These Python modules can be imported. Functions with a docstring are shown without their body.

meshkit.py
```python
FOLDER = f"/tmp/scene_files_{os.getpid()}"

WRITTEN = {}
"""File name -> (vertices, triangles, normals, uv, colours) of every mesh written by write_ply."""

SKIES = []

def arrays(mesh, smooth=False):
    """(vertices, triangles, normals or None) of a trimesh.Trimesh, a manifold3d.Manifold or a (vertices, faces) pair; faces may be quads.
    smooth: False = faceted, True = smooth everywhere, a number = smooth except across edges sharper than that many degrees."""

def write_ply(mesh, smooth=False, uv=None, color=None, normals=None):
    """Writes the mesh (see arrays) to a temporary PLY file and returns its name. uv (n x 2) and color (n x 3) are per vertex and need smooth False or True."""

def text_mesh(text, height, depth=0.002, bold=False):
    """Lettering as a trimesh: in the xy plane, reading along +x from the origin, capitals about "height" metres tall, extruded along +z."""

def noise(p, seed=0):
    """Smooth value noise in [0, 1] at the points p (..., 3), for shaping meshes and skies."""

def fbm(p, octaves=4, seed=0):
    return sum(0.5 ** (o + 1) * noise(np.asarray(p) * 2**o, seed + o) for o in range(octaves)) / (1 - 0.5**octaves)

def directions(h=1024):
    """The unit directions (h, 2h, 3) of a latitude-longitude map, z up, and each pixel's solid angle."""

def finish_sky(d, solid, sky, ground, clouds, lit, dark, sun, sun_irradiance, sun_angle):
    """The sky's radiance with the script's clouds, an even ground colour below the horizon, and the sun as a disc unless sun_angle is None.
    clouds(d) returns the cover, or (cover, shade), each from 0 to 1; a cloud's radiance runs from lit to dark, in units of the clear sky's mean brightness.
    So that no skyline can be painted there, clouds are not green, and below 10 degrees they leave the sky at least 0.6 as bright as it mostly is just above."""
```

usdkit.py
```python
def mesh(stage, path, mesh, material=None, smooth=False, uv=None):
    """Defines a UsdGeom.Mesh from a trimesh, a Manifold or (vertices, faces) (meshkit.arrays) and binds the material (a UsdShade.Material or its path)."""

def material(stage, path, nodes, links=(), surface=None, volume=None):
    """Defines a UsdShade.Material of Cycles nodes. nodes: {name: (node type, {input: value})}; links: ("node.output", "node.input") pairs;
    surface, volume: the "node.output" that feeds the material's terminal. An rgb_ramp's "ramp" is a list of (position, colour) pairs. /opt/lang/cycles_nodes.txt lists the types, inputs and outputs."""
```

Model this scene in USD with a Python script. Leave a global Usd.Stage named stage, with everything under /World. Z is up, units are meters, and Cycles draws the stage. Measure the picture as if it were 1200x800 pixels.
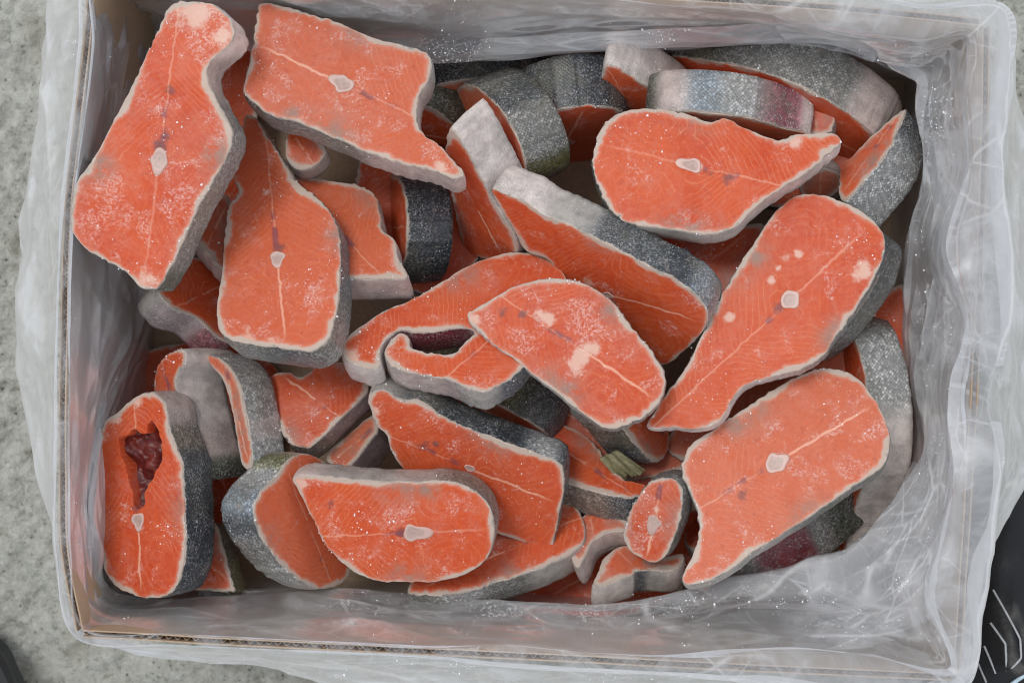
import math, numpy as np, trimesh, usdkit, meshkit
from scipy.spatial import Delaunay, cKDTree
from shapely.geometry import Polygon, Point
from shapely import contains_xy
from pxr import Usd, UsdGeom, UsdLux, UsdShade, Sdf, Gf, Vt

stage = Usd.Stage.CreateInMemory()
UsdGeom.Xform.Define(stage, '/World')
UsdGeom.Scope.Define(stage, '/World/Looks')
T_ = Sdf.ValueTypeNames

# ------------------------------------------------------------------ camera, sky, sun, exposure
CZ, F = 1.10, 1592.0            # camera height (m), focal length in pixels of a 1200 wide picture
cam = UsdGeom.Camera.Define(stage, '/World/camera')
cam.AddTranslateOp().Set((0, 0, CZ))
APERTURE = 23.5
cam.CreateHorizontalApertureAttr(APERTURE)
cam.CreateFocalLengthAttr(APERTURE * F / 1200)
cam.CreateFStopAttr(4.5)
cam.CreateFocusDistanceAttr(0.935)
cam.CreateClippingRangeAttr((0.02, 1000.0))
cam.CreateExposureAttr(0.39)

SUN_EL, SUN_AZ = math.radians(60), math.radians(135)     # azimuth counted from +x towards +y: upper left of the picture
sd = np.array([math.cos(SUN_EL) * math.cos(SUN_AZ), math.cos(SUN_EL) * math.sin(SUN_AZ), math.sin(SUN_EL)])
usdkit.material(stage, '/World/Looks/overcast_sky', {
    's': ('sky_texture', {'sky_type': 'single_scattering', 'sun_disc': False, 'sun_elevation': SUN_EL, 'sun_rotation': math.atan2(sd[0], sd[1])}),
    'c': ('texture_coordinate', {}),
    'n': ('noise_texture', {'scale': 2.2, 'detail': 5.0}),
    'r': ('rgb_ramp', {'ramp': [(0.3, (5.2, 5.5, 5.9)), (0.7, (7.4, 7.5, 7.7))]}),
    'm': ('mix_color', {'fac': 0.85, 'use_clamp': False}),
    'b': ('background_shader', {'strength': 0.100})},
    [('c.generated', 'n.vector'), ('n.fac', 'r.fac'), ('s.color', 'm.a'), ('r.color', 'm.b'), ('m.result', 'b.color')], surface='b.background')
dome = UsdLux.DomeLight.Define(stage, '/World/sky')
UsdShade.MaterialBindingAPI.Apply(dome.GetPrim()).Bind(UsdShade.Material.Get(stage, '/World/Looks/overcast_sky'))
sun = UsdLux.DistantLight.Define(stage, '/World/sun')
sun.CreateIntensityAttr(0.26); sun.CreateAngleAttr(18.0); sun.CreateColorAttr((1.0, 0.97, 0.93))
sun.GetPrim().CreateAttribute('inputs:normalize', T_.Bool).Set(True)
zc = sd; xc = np.cross([0, 0, 1.0], zc); xc /= np.linalg.norm(xc); yc = np.cross(zc, xc)
sun.AddTransformOp().Set(Gf.Matrix4d(*xc, 0, *yc, 0, *zc, 0, 0, 0, 3, 1))

# ------------------------------------------------------------------ helpers
EYE = np.array([0, 0, CZ])
def ray(p):
    p = np.atleast_2d(np.asarray(p, float))
    d = np.stack([(p[:, 0] - 600) / F, (400 - p[:, 1]) / F, -np.ones(len(p))], 1)
    return d
def at(px, py, z):
    return EYE + ray((px, py))[0] * (CZ - z)
def ats(p, z):
    return EYE + ray(p) * (CZ - np.asarray(z))[..., None] if np.ndim(z) else EYE + ray(p) * (CZ - z)

USED = {}
def numbered(parent, name):
    k = (parent, name); n = USED.get(k, 0); USED[k] = n + 1
    return f'{parent}/{name}' + (f'_{n:03d}' if n else '')
def data(prim, **kw):
    for k, v in kw.items():
        if v: prim.SetCustomDataByKey(k, v)
def thing(name, label, category, loc, group=None):
    x = UsdGeom.Xform.Define(stage, numbered('/World', name))
    x.AddTranslateOp().Set(Gf.Vec3d(*map(float, loc)))
    data(x.GetPrim(), label=label, category=category, group=group)
    x.origin = np.asarray(loc, float)
    return x
ORIGIN = {}
def obj(name, v, f, mat, parent=None, smooth=True, prim=None, label=None, **kw):
    """One Mesh prim; v in world space. prim: per-vertex primvars."""
    base = '/World'; off = np.zeros(3)
    if parent is not None:
        base = str(parent.GetPath()); off = ORIGIN.get(base, None)
        if off is None: off = getattr(parent, 'origin', np.zeros(3))
    path = numbered(base, name)
    m = usdkit.mesh(stage, path, (np.asarray(v) - off, f), '/World/Looks/' + mat, smooth=smooth)
    api = UsdGeom.PrimvarsAPI(m)
    for k, a in (prim or {}).items():
        a = np.asarray(a, np.float32)
        api.CreatePrimvar(k, T_.Color3fArray, 'vertex').Set(Vt.Vec3fArray.FromNumpy(a))
    ORIGIN[path] = off
    data(m.GetPrim(), label=label, **kw)
    return m
def tm(mesh):
    return np.array(mesh.vertices), np.array(mesh.faces)
def quads(nr, nc, wrap=False):
    """Grid of nr rows by nc columns; wrap joins the last column with the first."""
    i, j = np.meshgrid(np.arange(nr - 1), np.arange(nc if wrap else nc - 1), indexing='ij')
    a, b = i * nc + j, i * nc + (j + 1) % nc
    c, d = (i + 1) * nc + (j + 1) % nc, (i + 1) * nc + j
    return np.vstack([np.stack([a, b, c], -1).reshape(-1, 3), np.stack([a, c, d], -1).reshape(-1, 3)])
def catmull(p, n, closed=True):
    """Points of a centripetal-ish Catmull-Rom curve through p, evenly spaced: n points."""
    p = np.asarray(p, float); m = len(p)
    q = np.vstack([p[-1], p, p[0], p[1]]) if closed else np.vstack([2 * p[0] - p[1], p, 2 * p[-1] - p[-2]])
    segs = m if closed else m - 1
    t = np.linspace(0, 1, 16, endpoint=False)[:, None]
    out = []
    for i in range(segs):
        a, b, c, d = q[i:i + 4]
        lb = np.linalg.norm(c - b)
        m1 = (c - a) * lb / max(np.linalg.norm(c - b) + np.linalg.norm(b - a), 1e-9)
        m2 = (d - b) * lb / max(np.linalg.norm(c - b) + np.linalg.norm(d - c), 1e-9)
        out.append((2*t**3 - 3*t**2 + 1) * b + (t**3 - 2*t**2 + t) * m1 + (-2*t**3 + 3*t**2) * c + (t**3 - t**2) * m2)
    out = np.vstack(out + [q[1:2] if closed else q[-2:-1]])
    s = np.concatenate([[0], np.cumsum(np.linalg.norm(np.diff(out, axis=0), axis=1))])
    if n < 1: n = max(12, int(s[-1] / n))
    g = np.linspace(0, s[-1], n, endpoint=not closed)
    return np.stack([np.interp(g, s, out[:, k]) for k in range(p.shape[1])], 1)
def sstep(x, a, b):
    t = np.clip((x - a) / (b - a), 0, 1); return t * t * (3 - 2 * t)
noise, fbm = meshkit.noise, meshkit.fbm

# ------------------------------------------------------------------ materials
def mat(name, nodes, links, surface):
    return usdkit.material(stage, '/World/Looks/' + name, nodes, links, surface=surface)

# salmon flesh: pat = (ring phase / 0.1 m, distance to rim / 0.01 m, grey fat), uvw = (u, v in 0.1 m, u over the dorsal half)
N, L = {}, []
def node(k, kind, **kw): N[k] = (kind, kw); return k
def math_(k, kind, a, b=None, c=None, clamp=False):
    kw = {'math_type': kind, 'use_clamp': clamp}
    for n_, x in (('value1', a), ('value2', b), ('value3', c)):
        if x is None: continue
        if isinstance(x, str): L.append((x, f'{k}.{n_}'))
        else: kw[n_] = x
    N[k] = ('math', kw); return k + '.value'
def rng(k, x, a, b, c=0.0, d=1.0, smooth=True):
    N[k] = ('map_range', {'range_type': 'smoothstep' if smooth else 'linear', 'from_min': a, 'from_max': b, 'to_min': c, 'to_max': d, 'clamp': True}); L.append((x, k + '.value')); return k + '.result'
def mixc(k, fac, a, b, kind='mix'):
    kw = {'blend_type': kind}
    for n_, x in (('fac', fac), ('a', a), ('b', b)):
        if isinstance(x, str): L.append((x, f'{k}.{n_}'))
        else: kw[n_] = x
    N[k] = ('mix_color', kw); return k + '.result'
def noise_(k, vec, scale, detail=3.0, rough=0.5, dist=0.0):
    N[k] = ('noise_texture', {'scale': scale, 'detail': detail, 'roughness': rough, 'distortion': dist}); L.append((vec, k + '.vector')); return k + '.fac'

def flesh_material():
    N.clear(); L.clear()
    node('pa', 'attribute', attribute='pat'); node('ua', 'attribute', attribute='uvw')
    node('ps', 'separate_xyz'); node('us', 'separate_xyz'); node('geo', 'geometry'); node('oi', 'object_info'); node('xa', 'attribute', attribute='ext'); node('xs', 'separate_xyz')
    L.extend([('pa.vector', 'ps.vector'), ('ua.vector', 'us.vector'), ('xa.vector', 'xs.vector')])
    P = 'geo.position'
    big = noise_('nbig', P, 22.0, 3.0); mid = noise_('nmid', P, 90.0, 4.0, 0.6); fine = noise_('nfine', P, 520.0, 3.0, 0.7)
    tiny = noise_('ntiny', P, 1300.0, 2.0, 0.6)
    base = mixc('c0', rng('r0', big, 0.32, 0.68), (0.52, 0.056, 0.012), (0.59, 0.088, 0.022))
    base = mixc('c0b', math_('m0b', 'multiply', 'oi.random', 0.55), base, (0.48, 0.070, 0.026))
    base = mixc('c0p', rng('r0p', math_('m0p', 'fraction', math_('m0q', 'multiply', 'oi.random', 7.31)), 0.45, 1.0, 0.0, 0.75), base, (0.585, 0.150, 0.075))
    # muscle rings
    warp = math_('mw', 'multiply_add', mid, 0.06, 'ps.x')
    warp = math_('mw2', 'multiply_add', big, 0.14, warp)
    saw = math_('ms', 'fract' if False else 'fraction', math_('mm', 'multiply', warp, 21.0))
    dist = math_('md', 'absolute', math_('ma', 'subtract', saw, 0.5))
    line = rng('rl', dist, 0.10, 0.0)
    soft = rng('rl2', dist, 0.5, 0.0)
    line = math_('mlv', 'multiply', line, rng('rlv', 'us.x', 0.25, 0.05, 0.45, 1.0))
    line = math_('ml', 'multiply', line, rng('rl3', noise_('nl', P, 45.0, 2.0), 0.36, 0.62))
    base = mixc('c1s', math_('m1s', 'multiply', soft, 0.12), base, (0.66, 0.15, 0.055))
    base = mixc('c1', math_('m1', 'multiply', line, 0.55), base, (0.68, 0.27, 0.15))
    # mottling and thin frost
    bl1 = noise_('nb1', P, 150.0, 4.0, 0.62); bl2 = noise_('nb2', P, 240.0, 4.0, 0.65)
    base = mixc('c2', rng('r2', bl1, 0.46, 0.68, 0.0, 0.46), base, (0.56, 0.140, 0.080))
    base = mixc('c2o', rng('r2o', bl2, 0.50, 0.66, 0.0, 0.50), base, (0.60, 0.092, 0.020))
    base = mixc('c2d', rng('r2d', bl2, 0.46, 0.30, 0.0, 0.40), base, (0.40, 0.042, 0.020))
    fr = noise_('nfrost', P, 30.0, 5.0, 0.65, 0.6)
    frost = rng('r3', math_('m3z', 'add', fr, math_('m3y', 'multiply_add', 'xs.z', 0.22, -0.13)), 0.47, 0.66)
    frost = math_('m3', 'multiply', frost, rng('r3b', math_('m3q', 'multiply_add', tiny, 0.6, fine), 0.55, 1.05, 0.25, 1.0))
    base = mixc('c3', math_('m3b', 'multiply', frost, 0.30), base, (0.60, 0.30, 0.25))
    cl = rng('rcl', math_('mcl', 'add', noise_('ncl', P, 52.0, 4.0, 0.65, 0.4), math_('mcl2', 'multiply_add', 'xs.z', 0.14, -0.07)), 0.52, 0.66)
    gr = rng('rgr', math_('mgr', 'multiply_add', tiny, 0.8, fine), 0.82, 1.10)
    base = mixc('c3g', math_('m3g', 'multiply', math_('m3h', 'multiply', cl, gr), 0.66), base, (0.72, 0.52, 0.48))
    base = mixc('c3k', math_('m3k', 'multiply', rng('rk', fine, 0.55, 0.72), 0.22), base, (0.68, 0.24, 0.13))
    speck = rng('r4', tiny, 0.66, 0.74)
    base = mixc('c4', math_('m4', 'multiply', speck, 0.26), base, (0.80, 0.62, 0.55))
    dark = rng('r4d', fine, 0.42, 0.24)
    base = mixc('c4d', math_('m4d', 'multiply', dark, 0.30), base, (0.40, 0.055, 0.025))
    # pale septum on the dorsal side of the backbone
    av = math_('mav', 'absolute', math_('mav2', 'multiply_add', math_('mav3', 'subtract', mid, 0.5), 0.05, 'us.y'))
    sep = rng('r5', av, 0.013, 0.003)
    sep = math_('m5', 'multiply', sep, rng('r5b', 'us.z', 0.0, 0.05)); sep = math_('m5c', 'multiply', sep, rng('r5d', 'us.z', 0.98, 0.70))
    base = mixc('c5', math_('m5e', 'multiply', sep, rng('r5q', 'oi.random', 0.0, 1.0, 0.20, 0.62)), base, (0.84, 0.50, 0.36))
    sep2 = math_('m5f', 'multiply', rng('r5g', av, 0.010, 0.002), rng('r5h', 'us.z', -0.05, -0.3))
    base = mixc('c5i', math_('m5j', 'multiply', sep2, 0.30), base, (0.84, 0.50, 0.36))
    # dark blood along the belly side of the backbone
    bl = math_('m6', 'multiply', rng('r6', av, 0.030, 0.008), math_('m6b', 'multiply', rng('r6c', 'us.x', -0.05, -0.10), rng('r6d', 'us.x', -0.48, -0.26)))
    bl = math_('m6e', 'multiply', bl, rng('r6f', noise_('nbl', P, 70.0, 2.0), 0.47, 0.62))
    base = mixc('c6', math_('m6g', 'multiply', bl, 0.80), base, (0.20, 0.055, 0.075))
    # grey fat at the side line
    g = math_('m7', 'multiply', 'ps.z', rng('r7', math_('m7a', 'multiply_add', fine, 0.4, mid), 0.48, 0.80))
    base = mixc('c7', math_('m7b', 'multiply', g, 0.85), base, (0.27, 0.205, 0.17))
    # pale fat rim under the skin
    e = math_('m8', 'multiply_add', math_('m8a', 'subtract', fine, 0.5), 0.30, 'ps.y')
    e = math_('m8b', 'multiply_add', math_('m8c', 'subtract', mid, 0.5), 0.60, e)
    e = math_('m8e', 'multiply_add', math_('m8f', 'subtract', noise_('nrim', P, 34.0, 3.0), 0.5), 1.5, e)
    pl = rng('r9', math_('m9', 'multiply_add', math_('m9a', 'subtract', fine, 0.5), 0.9, math_('m9c', 'multiply_add', math_('m9d', 'subtract', mid, 0.5), 2.2, 'xs.x')), 0.25, 0.95)
    pl = math_('m9e', 'multiply', pl, rng('r9b', 'xs.x', 0.04, 0.30))
    base = mixc('c9', math_('m9b', 'multiply', pl, 0.80), base, (0.70, 0.47, 0.38))
    pu = rng('r10', math_('m10', 'multiply_add', math_('m10a', 'subtract', fine, 0.5), 1.2, math_('m10c', 'multiply_add', math_('m10d', 'subtract', mid, 0.5), 2.6, 'xs.y')), 0.30, 1.0)
    pu = math_('m10e', 'multiply', pu, rng('r10b', 'xs.y', 0.05, 0.35))
    base = mixc('c10', math_('m10b', 'multiply', pu, 0.75), base, (0.16, 0.065, 0.07))
    base = mixc('c8a', rng('r8a', e, 0.52, 0.10, 0.0, 0.55), base, (0.66, 0.33, 0.24))
    base = mixc('c8', rng('r8', e, 0.30, 0.12, 0.0, 0.85), base, (0.49, 0.415, 0.35))
    node('bs', 'bump', strength=0.24, distance=0.0006)
    h = math_('mh', 'multiply_add', line, 0.25, math_('mh2', 'multiply_add', tiny, 0.4, fine))
    L.append((h, 'bs.height'))
    node('p', 'principled_bsdf', subsurface_weight=0.12, subsurface_scale=0.003, subsurface_radius=(1.0, 0.35, 0.2), specular_ior_level=0.22)
    rg = rng('rr', frost, 0.0, 1.0, 0.38, 0.65)
    L.extend([(base, 'p.base_color'), ('bs.normal', 'p.normal'), (rg, 'p.roughness')])
    mat('salmon_flesh', dict(N), list(L), 'p.BSDF')
flesh_material()

def skin_material():
    # tint = colour of the skin there, uvw = (arc length, depth in 0.01 m, lip), ext.x = how scaly
    N.clear(); L.clear()
    node('ta', 'attribute', attribute='tint'); node('ua', 'attribute', attribute='uvw'); node('us', 'separate_xyz'); node('geo', 'geometry')
    node('xa', 'attribute', attribute='ext'); node('xs', 'separate_xyz')
    L.extend([('ua.vector', 'us.vector'), ('xa.vector', 'xs.vector')])
    P = 'geo.position'
    mid = noise_('nmid', P, 85.0, 4.0, 0.65); fine = noise_('nfine', P, 620.0, 3.0, 0.7); patch = noise_('npatch', P, 26.0, 4.0, 0.6)
    # overlapping scales in slanted rows
    node('cv', 'combine_xyz')
    a = math_('ma', 'multiply_add', 'us.y', 3.4, math_('max', 'multiply', 'us.x', 3.4)); b = math_('mb', 'multiply_add', 'us.y', -3.4, 'max.value')
    L.extend([(a, 'cv.x'), (b, 'cv.y')])
    node('vo', 'voronoi_texture', scale=1.0, randomness=0.38, feature='f1'); L.append(('cv.vector', 'vo.vector'))
    node('vs', 'separate_color'); L.append(('vo.color', 'vs.color'))
    val = math_('mv', 'multiply_add', math_('mvp', 'power', 'vs.r', 2.0), 1.0, 0.55)
    val = math_('mv2', 'multiply', val, rng('re', 'vo.distance', 0.30, 0.62, 1.12, 0.55))
    N['mxs'] = ('mix_float', {'a': 1.0}); L.extend([(math_('mxf', 'multiply', 'xs.x', rng('rxs', mid, 0.30, 0.55, 0.35, 0.95)), 'mxs.fac'), (val, 'mxs.b')])
    val = math_('mv3', 'multiply', 'mxs.result', rng('rm', mid, 0.28, 0.72, 0.74, 1.26))
    node('vc', 'combine_xyz'); L.extend([(val, 'vc.x'), (val, 'vc.y'), (val, 'vc.z')])
    base = mixc('c0', 1.0, 'ta.color', 'vc.vector', 'multiply')
    base = mixc('c1', math_('mpp', 'multiply', 'xs.x', rng('r1', patch, 0.48, 0.70, 0.0, 0.45)), base, (0.15, 0.14, 0.095))
    base = mixc('c1d', math_('m1d', 'multiply', rng('r1d', noise_('nd', P, 190.0, 3.0, 0.6), 0.40, 0.26), math_('m1e', 'multiply_add', 'xs.x', 0.48, 0.10)), base, (0.05, 0.045, 0.04))
    base = mixc('c1p', rng('r1p', noise_('nst', P, 130.0, 3.0, 0.6), 0.56, 0.80, 0.0, 0.40), base, (0.42, 0.33, 0.29))
    fro = math_('mf', 'multiply', rng('r2', math_('r2a', 'multiply_add', noise_('nf3', P, 1100.0, 2.0, 0.6), 0.6, fine), 0.80, 0.98), rng('r2b', noise_('nf2', P, 48.0, 5.0, 0.7), 0.40, 0.60, 0.12, 1.0))
    base = mixc('c2', math_('mf2', 'multiply', fro, 0.58), base, (0.66, 0.67, 0.68))
    base = mixc('c3', rng('r3', math_('ml', 'multiply_add', math_('ml2', 'subtract', fine, 0.5), 1.1, math_('ml3', 'multiply', 'us.z', rng('rl3', noise_('nl3', P, 48.0, 3.0, 0.6), 0.30, 0.55, 0.45, 1.0))), 0.25, 0.80), base, mixc('c3r', rng('r3r', mid, 0.36, 0.60), (0.34, 0.305, 0.265), (0.54, 0.455, 0.385)))
    node('bs', 'bump', strength=0.8, distance=0.0006)
    L.append((math_('mh', 'multiply_add', math_('mhs', 'multiply', 'vo.distance', 'xs.x'), -0.7, math_('mh2', 'multiply_add', fro, 0.7, math_('mh3', 'multiply', fine, 0.7))), 'bs.height'))
    node('p', 'principled_bsdf', specular_ior_level=0.6)
    L.extend([(base, 'p.base_color'), ('bs.normal', 'p.normal'), (rng('rr', fro, 0, 1, 0.27, 0.65), 'p.roughness')])
    mat('salmon_skin', dict(N), list(L), 'p.BSDF')
skin_material()

def bone_material():
    N.clear(); L.clear()
    node('ta', 'attribute', attribute='tint'); node('geo', 'geometry')
    f = noise_('n', 'geo.position', 500.0, 3.0)
    base = mixc('c', rng('r', f, 0.3, 0.7, 0.0, 0.35), 'ta.color', (0.62, 0.40, 0.34))
    node('bs', 'bump', strength=0.5, distance=0.0005); L.append((f, 'bs.height'))
    node('p', 'principled_bsdf', roughness=0.42); L.extend([(base, 'p.base_color'), ('bs.normal', 'p.normal')])
    mat('bone', dict(N), list(L), 'p.BSDF')
bone_material()

def cardboard_material():
    N.clear(); L.clear()
    node('geo', 'geometry')
    P = 'geo.position'
    node('mp', 'mapping', scale=(1.0, 1.0, 6.0)); L.append((P, 'mp.vector'))
    a = noise_('a', P, 9.0, 4.0, 0.6); b = noise_('b', 'mp.vector', 420.0, 3.0, 0.6)
    base = mixc('c0', rng('r0', a, 0.3, 0.7), (0.41, 0.295, 0.195), (0.48, 0.36, 0.25))
    base = mixc('c1', rng('r1', b, 0.35, 0.75, 0.0, 0.4), base, (0.20, 0.15, 0.11))
    node('bs', 'bump', strength=0.3, distance=0.0004); L.append((b, 'bs.height'))
    node('p', 'principled_bsdf', roughness=0.8); L.extend([(base, 'p.base_color'), ('bs.normal', 'p.normal')])
    mat('cardboard', dict(N), list(L), 'p.BSDF')
cardboard_material()

def film_material():
    # film = (frost amount, milkiness, crease)
    N.clear(); L.clear()
    node('fa', 'attribute', attribute='film'); node('fs', 'separate_xyz'); L.append(('fa.vector', 'fs.vector')); node('geo', 'geometry')
    P = 'geo.position'
    a = noise_('a', P, 20.0, 5.0, 0.65, 1.2); f = noise_('f', P, 480.0, 4.0, 0.75); g = noise_('g', P, 34.0, 4.0, 0.65)
    node('wp', 'noise_texture', scale=11.0, detail=3.0); L.append((P, 'wp.vector'))
    node('wm', 'vector_math', math_type='multiply_add', vector2=(0.05, 0.05, 0.05)); L.extend([('wp.color', 'wm.vector1'), (P, 'wm.vector3')])
    node('ve', 'voronoi_texture', scale=34.0, feature='distance_to_edge', randomness=1.0); L.append(('wm.vector', 've.vector'))
    node('v2', 'voronoi_texture', scale=46.0, feature='f1', randomness=1.0); L.append(('wm.vector', 'v2.vector'))
    fine_crease = math_('fc', 'multiply', rng('rfc', 've.distance', 0.035, 0.004), rng('rfd', noise_('nfc', P, 26.0, 3.0), 0.45, 0.62))
    node('lw', 'layer_weight', blend=0.3)
    op = math_('o1', 'multiply_add', rng('ra', a, 0.38, 0.70, -0.12, 0.20), 1.0, 'fs.y')
    op = math_('o2', 'multiply_add', 'lw.facing', 0.16, op)
    op = math_('o2b', 'multiply_add', 'fs.z', 0.46, op)
    op = math_('o2c', 'multiply_add', fine_crease, 0.22, op)
    fro = math_('o3', 'multiply', rng('rf', f, 0.44, 0.62), rng('rg', g, 0.48, 0.66)); fro = math_('o3b', 'multiply', fro, 'fs.x')
    op = math_('o4', 'maximum', op, math_('o5', 'multiply', fro, 0.9))
    op = math_('o6', 'minimum', math_('o7', 'maximum', op, 0.0), 0.95)
    node('bs', 'bump', strength=0.32, distance=0.004); L.append((math_('bh', 'multiply_add', a, 0.8, 'v2.distance'), 'bs.height'))
    node('tr', 'transparent_bsdf', color=(0.97, 0.975, 0.98))
    col = mixc('cc', math_('ccf', 'maximum', fro, math_('ccg', 'multiply', 'fs.z', 0.7)), (0.64, 0.65, 0.67), (0.86, 0.87, 0.88))
    node('df', 'diffuse_bsdf'); node('tl', 'translucent_bsdf'); L.extend([(col, 'df.color'), (col, 'tl.color')])
    node('gl', 'glossy_bsdf', roughness=0.34, color=(1, 1, 1)); node('fr', 'fresnel', IOR=1.42)
    for k in ('df', 'tl', 'gl', 'fr'): L.append(('bs.normal', k + '.normal')) if k != 'fr' else None
    node('m1', 'mix_closure', fac=0.35); node('m2', 'mix_closure'); node('m3', 'mix_closure')
    L.extend([('df.BSDF', 'm1.closure1'), ('tl.BSDF', 'm1.closure2'), ('tr.BSDF', 'm2.closure1'), ('m1.closure', 'm2.closure2'), (op, 'm2.fac'),
              ('m2.closure', 'm3.closure1'), ('gl.BSDF', 'm3.closure2'), (math_('ff', 'multiply', 'fr.fac', math_('f5', 'multiply', math_('f6', 'minimum', math_('f7', 'multiply', op, 5.0), 1.0), 0.42)), 'm3.fac')])
    mat('plastic_film', dict(N), list(L), 'm3.closure')
film_material()

def ground_material():
    N.clear(); L.clear()
    node('geo', 'geometry'); P = 'geo.position'
    a = noise_('a', P, 7.0, 5.0, 0.6); b = noise_('b', P, 125.0, 5.0, 0.72, 0.3); c = noise_('c', P, 300.0, 4.0, 0.7)
    node('vo', 'voronoi_texture', scale=230.0, randomness=1.0, feature='f1'); L.append((P, 'vo.vector')); node('vs', 'separate_color'); L.append(('vo.color', 'vs.color'))
    base = mixc('c0', rng('r0', a, 0.3, 0.7), (0.365, 0.370, 0.328), (0.45, 0.455, 0.412))
    base = mixc('c1', rng('r1', b, 0.46, 0.66, 0.0, 0.9), base, (0.52, 0.52, 0.475))
    base = mixc('c2', rng('r2', b, 0.47, 0.34, 0.0, 0.62), base, (0.17, 0.175, 0.135))
    grit = math_('mg', 'multiply', rng('rg', 'vo.distance', 0.42, 0.20), rng('rg2', 'vs.r', 0.62, 0.72))
    base = mixc('c3', math_('mg2', 'multiply', math_('mg5', 'multiply', grit, rng('rg5', b, 0.55, 0.40)), 0.85), base, (0.085, 0.09, 0.075))
    grit2 = math_('mg3', 'multiply', rng('rg3', 'vo.distance', 0.55, 0.30), rng('rg4', 'vs.g', 0.62, 0.70))
    base = mixc('c3b', math_('mg4', 'multiply', grit2, 0.5), base, (0.54, 0.54, 0.50))
    base = mixc('c4', rng('r4', noise_('d', P, 17.0, 3.0), 0.56, 0.70, 0.0, 0.4), base, (0.30, 0.275, 0.215))
    node('bs', 'bump', strength=1.0, distance=0.004)
    L.append((math_('mh', 'multiply_add', c, 0.4, b), 'bs.height'))
    node('p', 'principled_bsdf', roughness=0.9, specular_ior_level=0.25); L.extend([(base, 'p.base_color'), ('bs.normal', 'p.normal')])
    mat('concrete', dict(N), list(L), 'p.BSDF')
ground_material()

def plain(name, col, rough, bump_scale=None, col2=None, strength=0.3, spec=0.5):
    N.clear(); L.clear()
    node('geo', 'geometry')
    f = noise_('n', 'geo.position', bump_scale or 60.0, 4.0, 0.6)
    base = mixc('c', rng('r', f, 0.35, 0.7), col, col2 or tuple(x * 1.3 for x in col))
    node('bs', 'bump', strength=strength, distance=0.001); L.append((f, 'bs.height'))
    node('p', 'principled_bsdf', roughness=rough, specular_ior_level=spec); L.extend([(base, 'p.base_color'), ('bs.normal', 'p.normal')])
    mat(name, dict(N), list(L), 'p.BSDF')
plain('black_leather', (0.006, 0.007, 0.009), 0.42, 240.0, None, 0.3, 0.35)
plain('black_rubber', (0.016, 0.017, 0.019), 0.6, 500.0)
plain('pale_piping', (0.34, 0.36, 0.38), 0.45, 300.0)
plain('blue_piping', (0.36, 0.47, 0.55), 0.35, 300.0)
plain('offal', (0.075, 0.007, 0.007), 0.46, 70.0, (0.17, 0.018, 0.010), 0.3)
plain('fin_ray', (0.19, 0.175, 0.085), 0.5, 300.0, (0.30, 0.27, 0.16))
plain('frost', (0.80, 0.82, 0.84), 0.35, 400.0)

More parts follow.
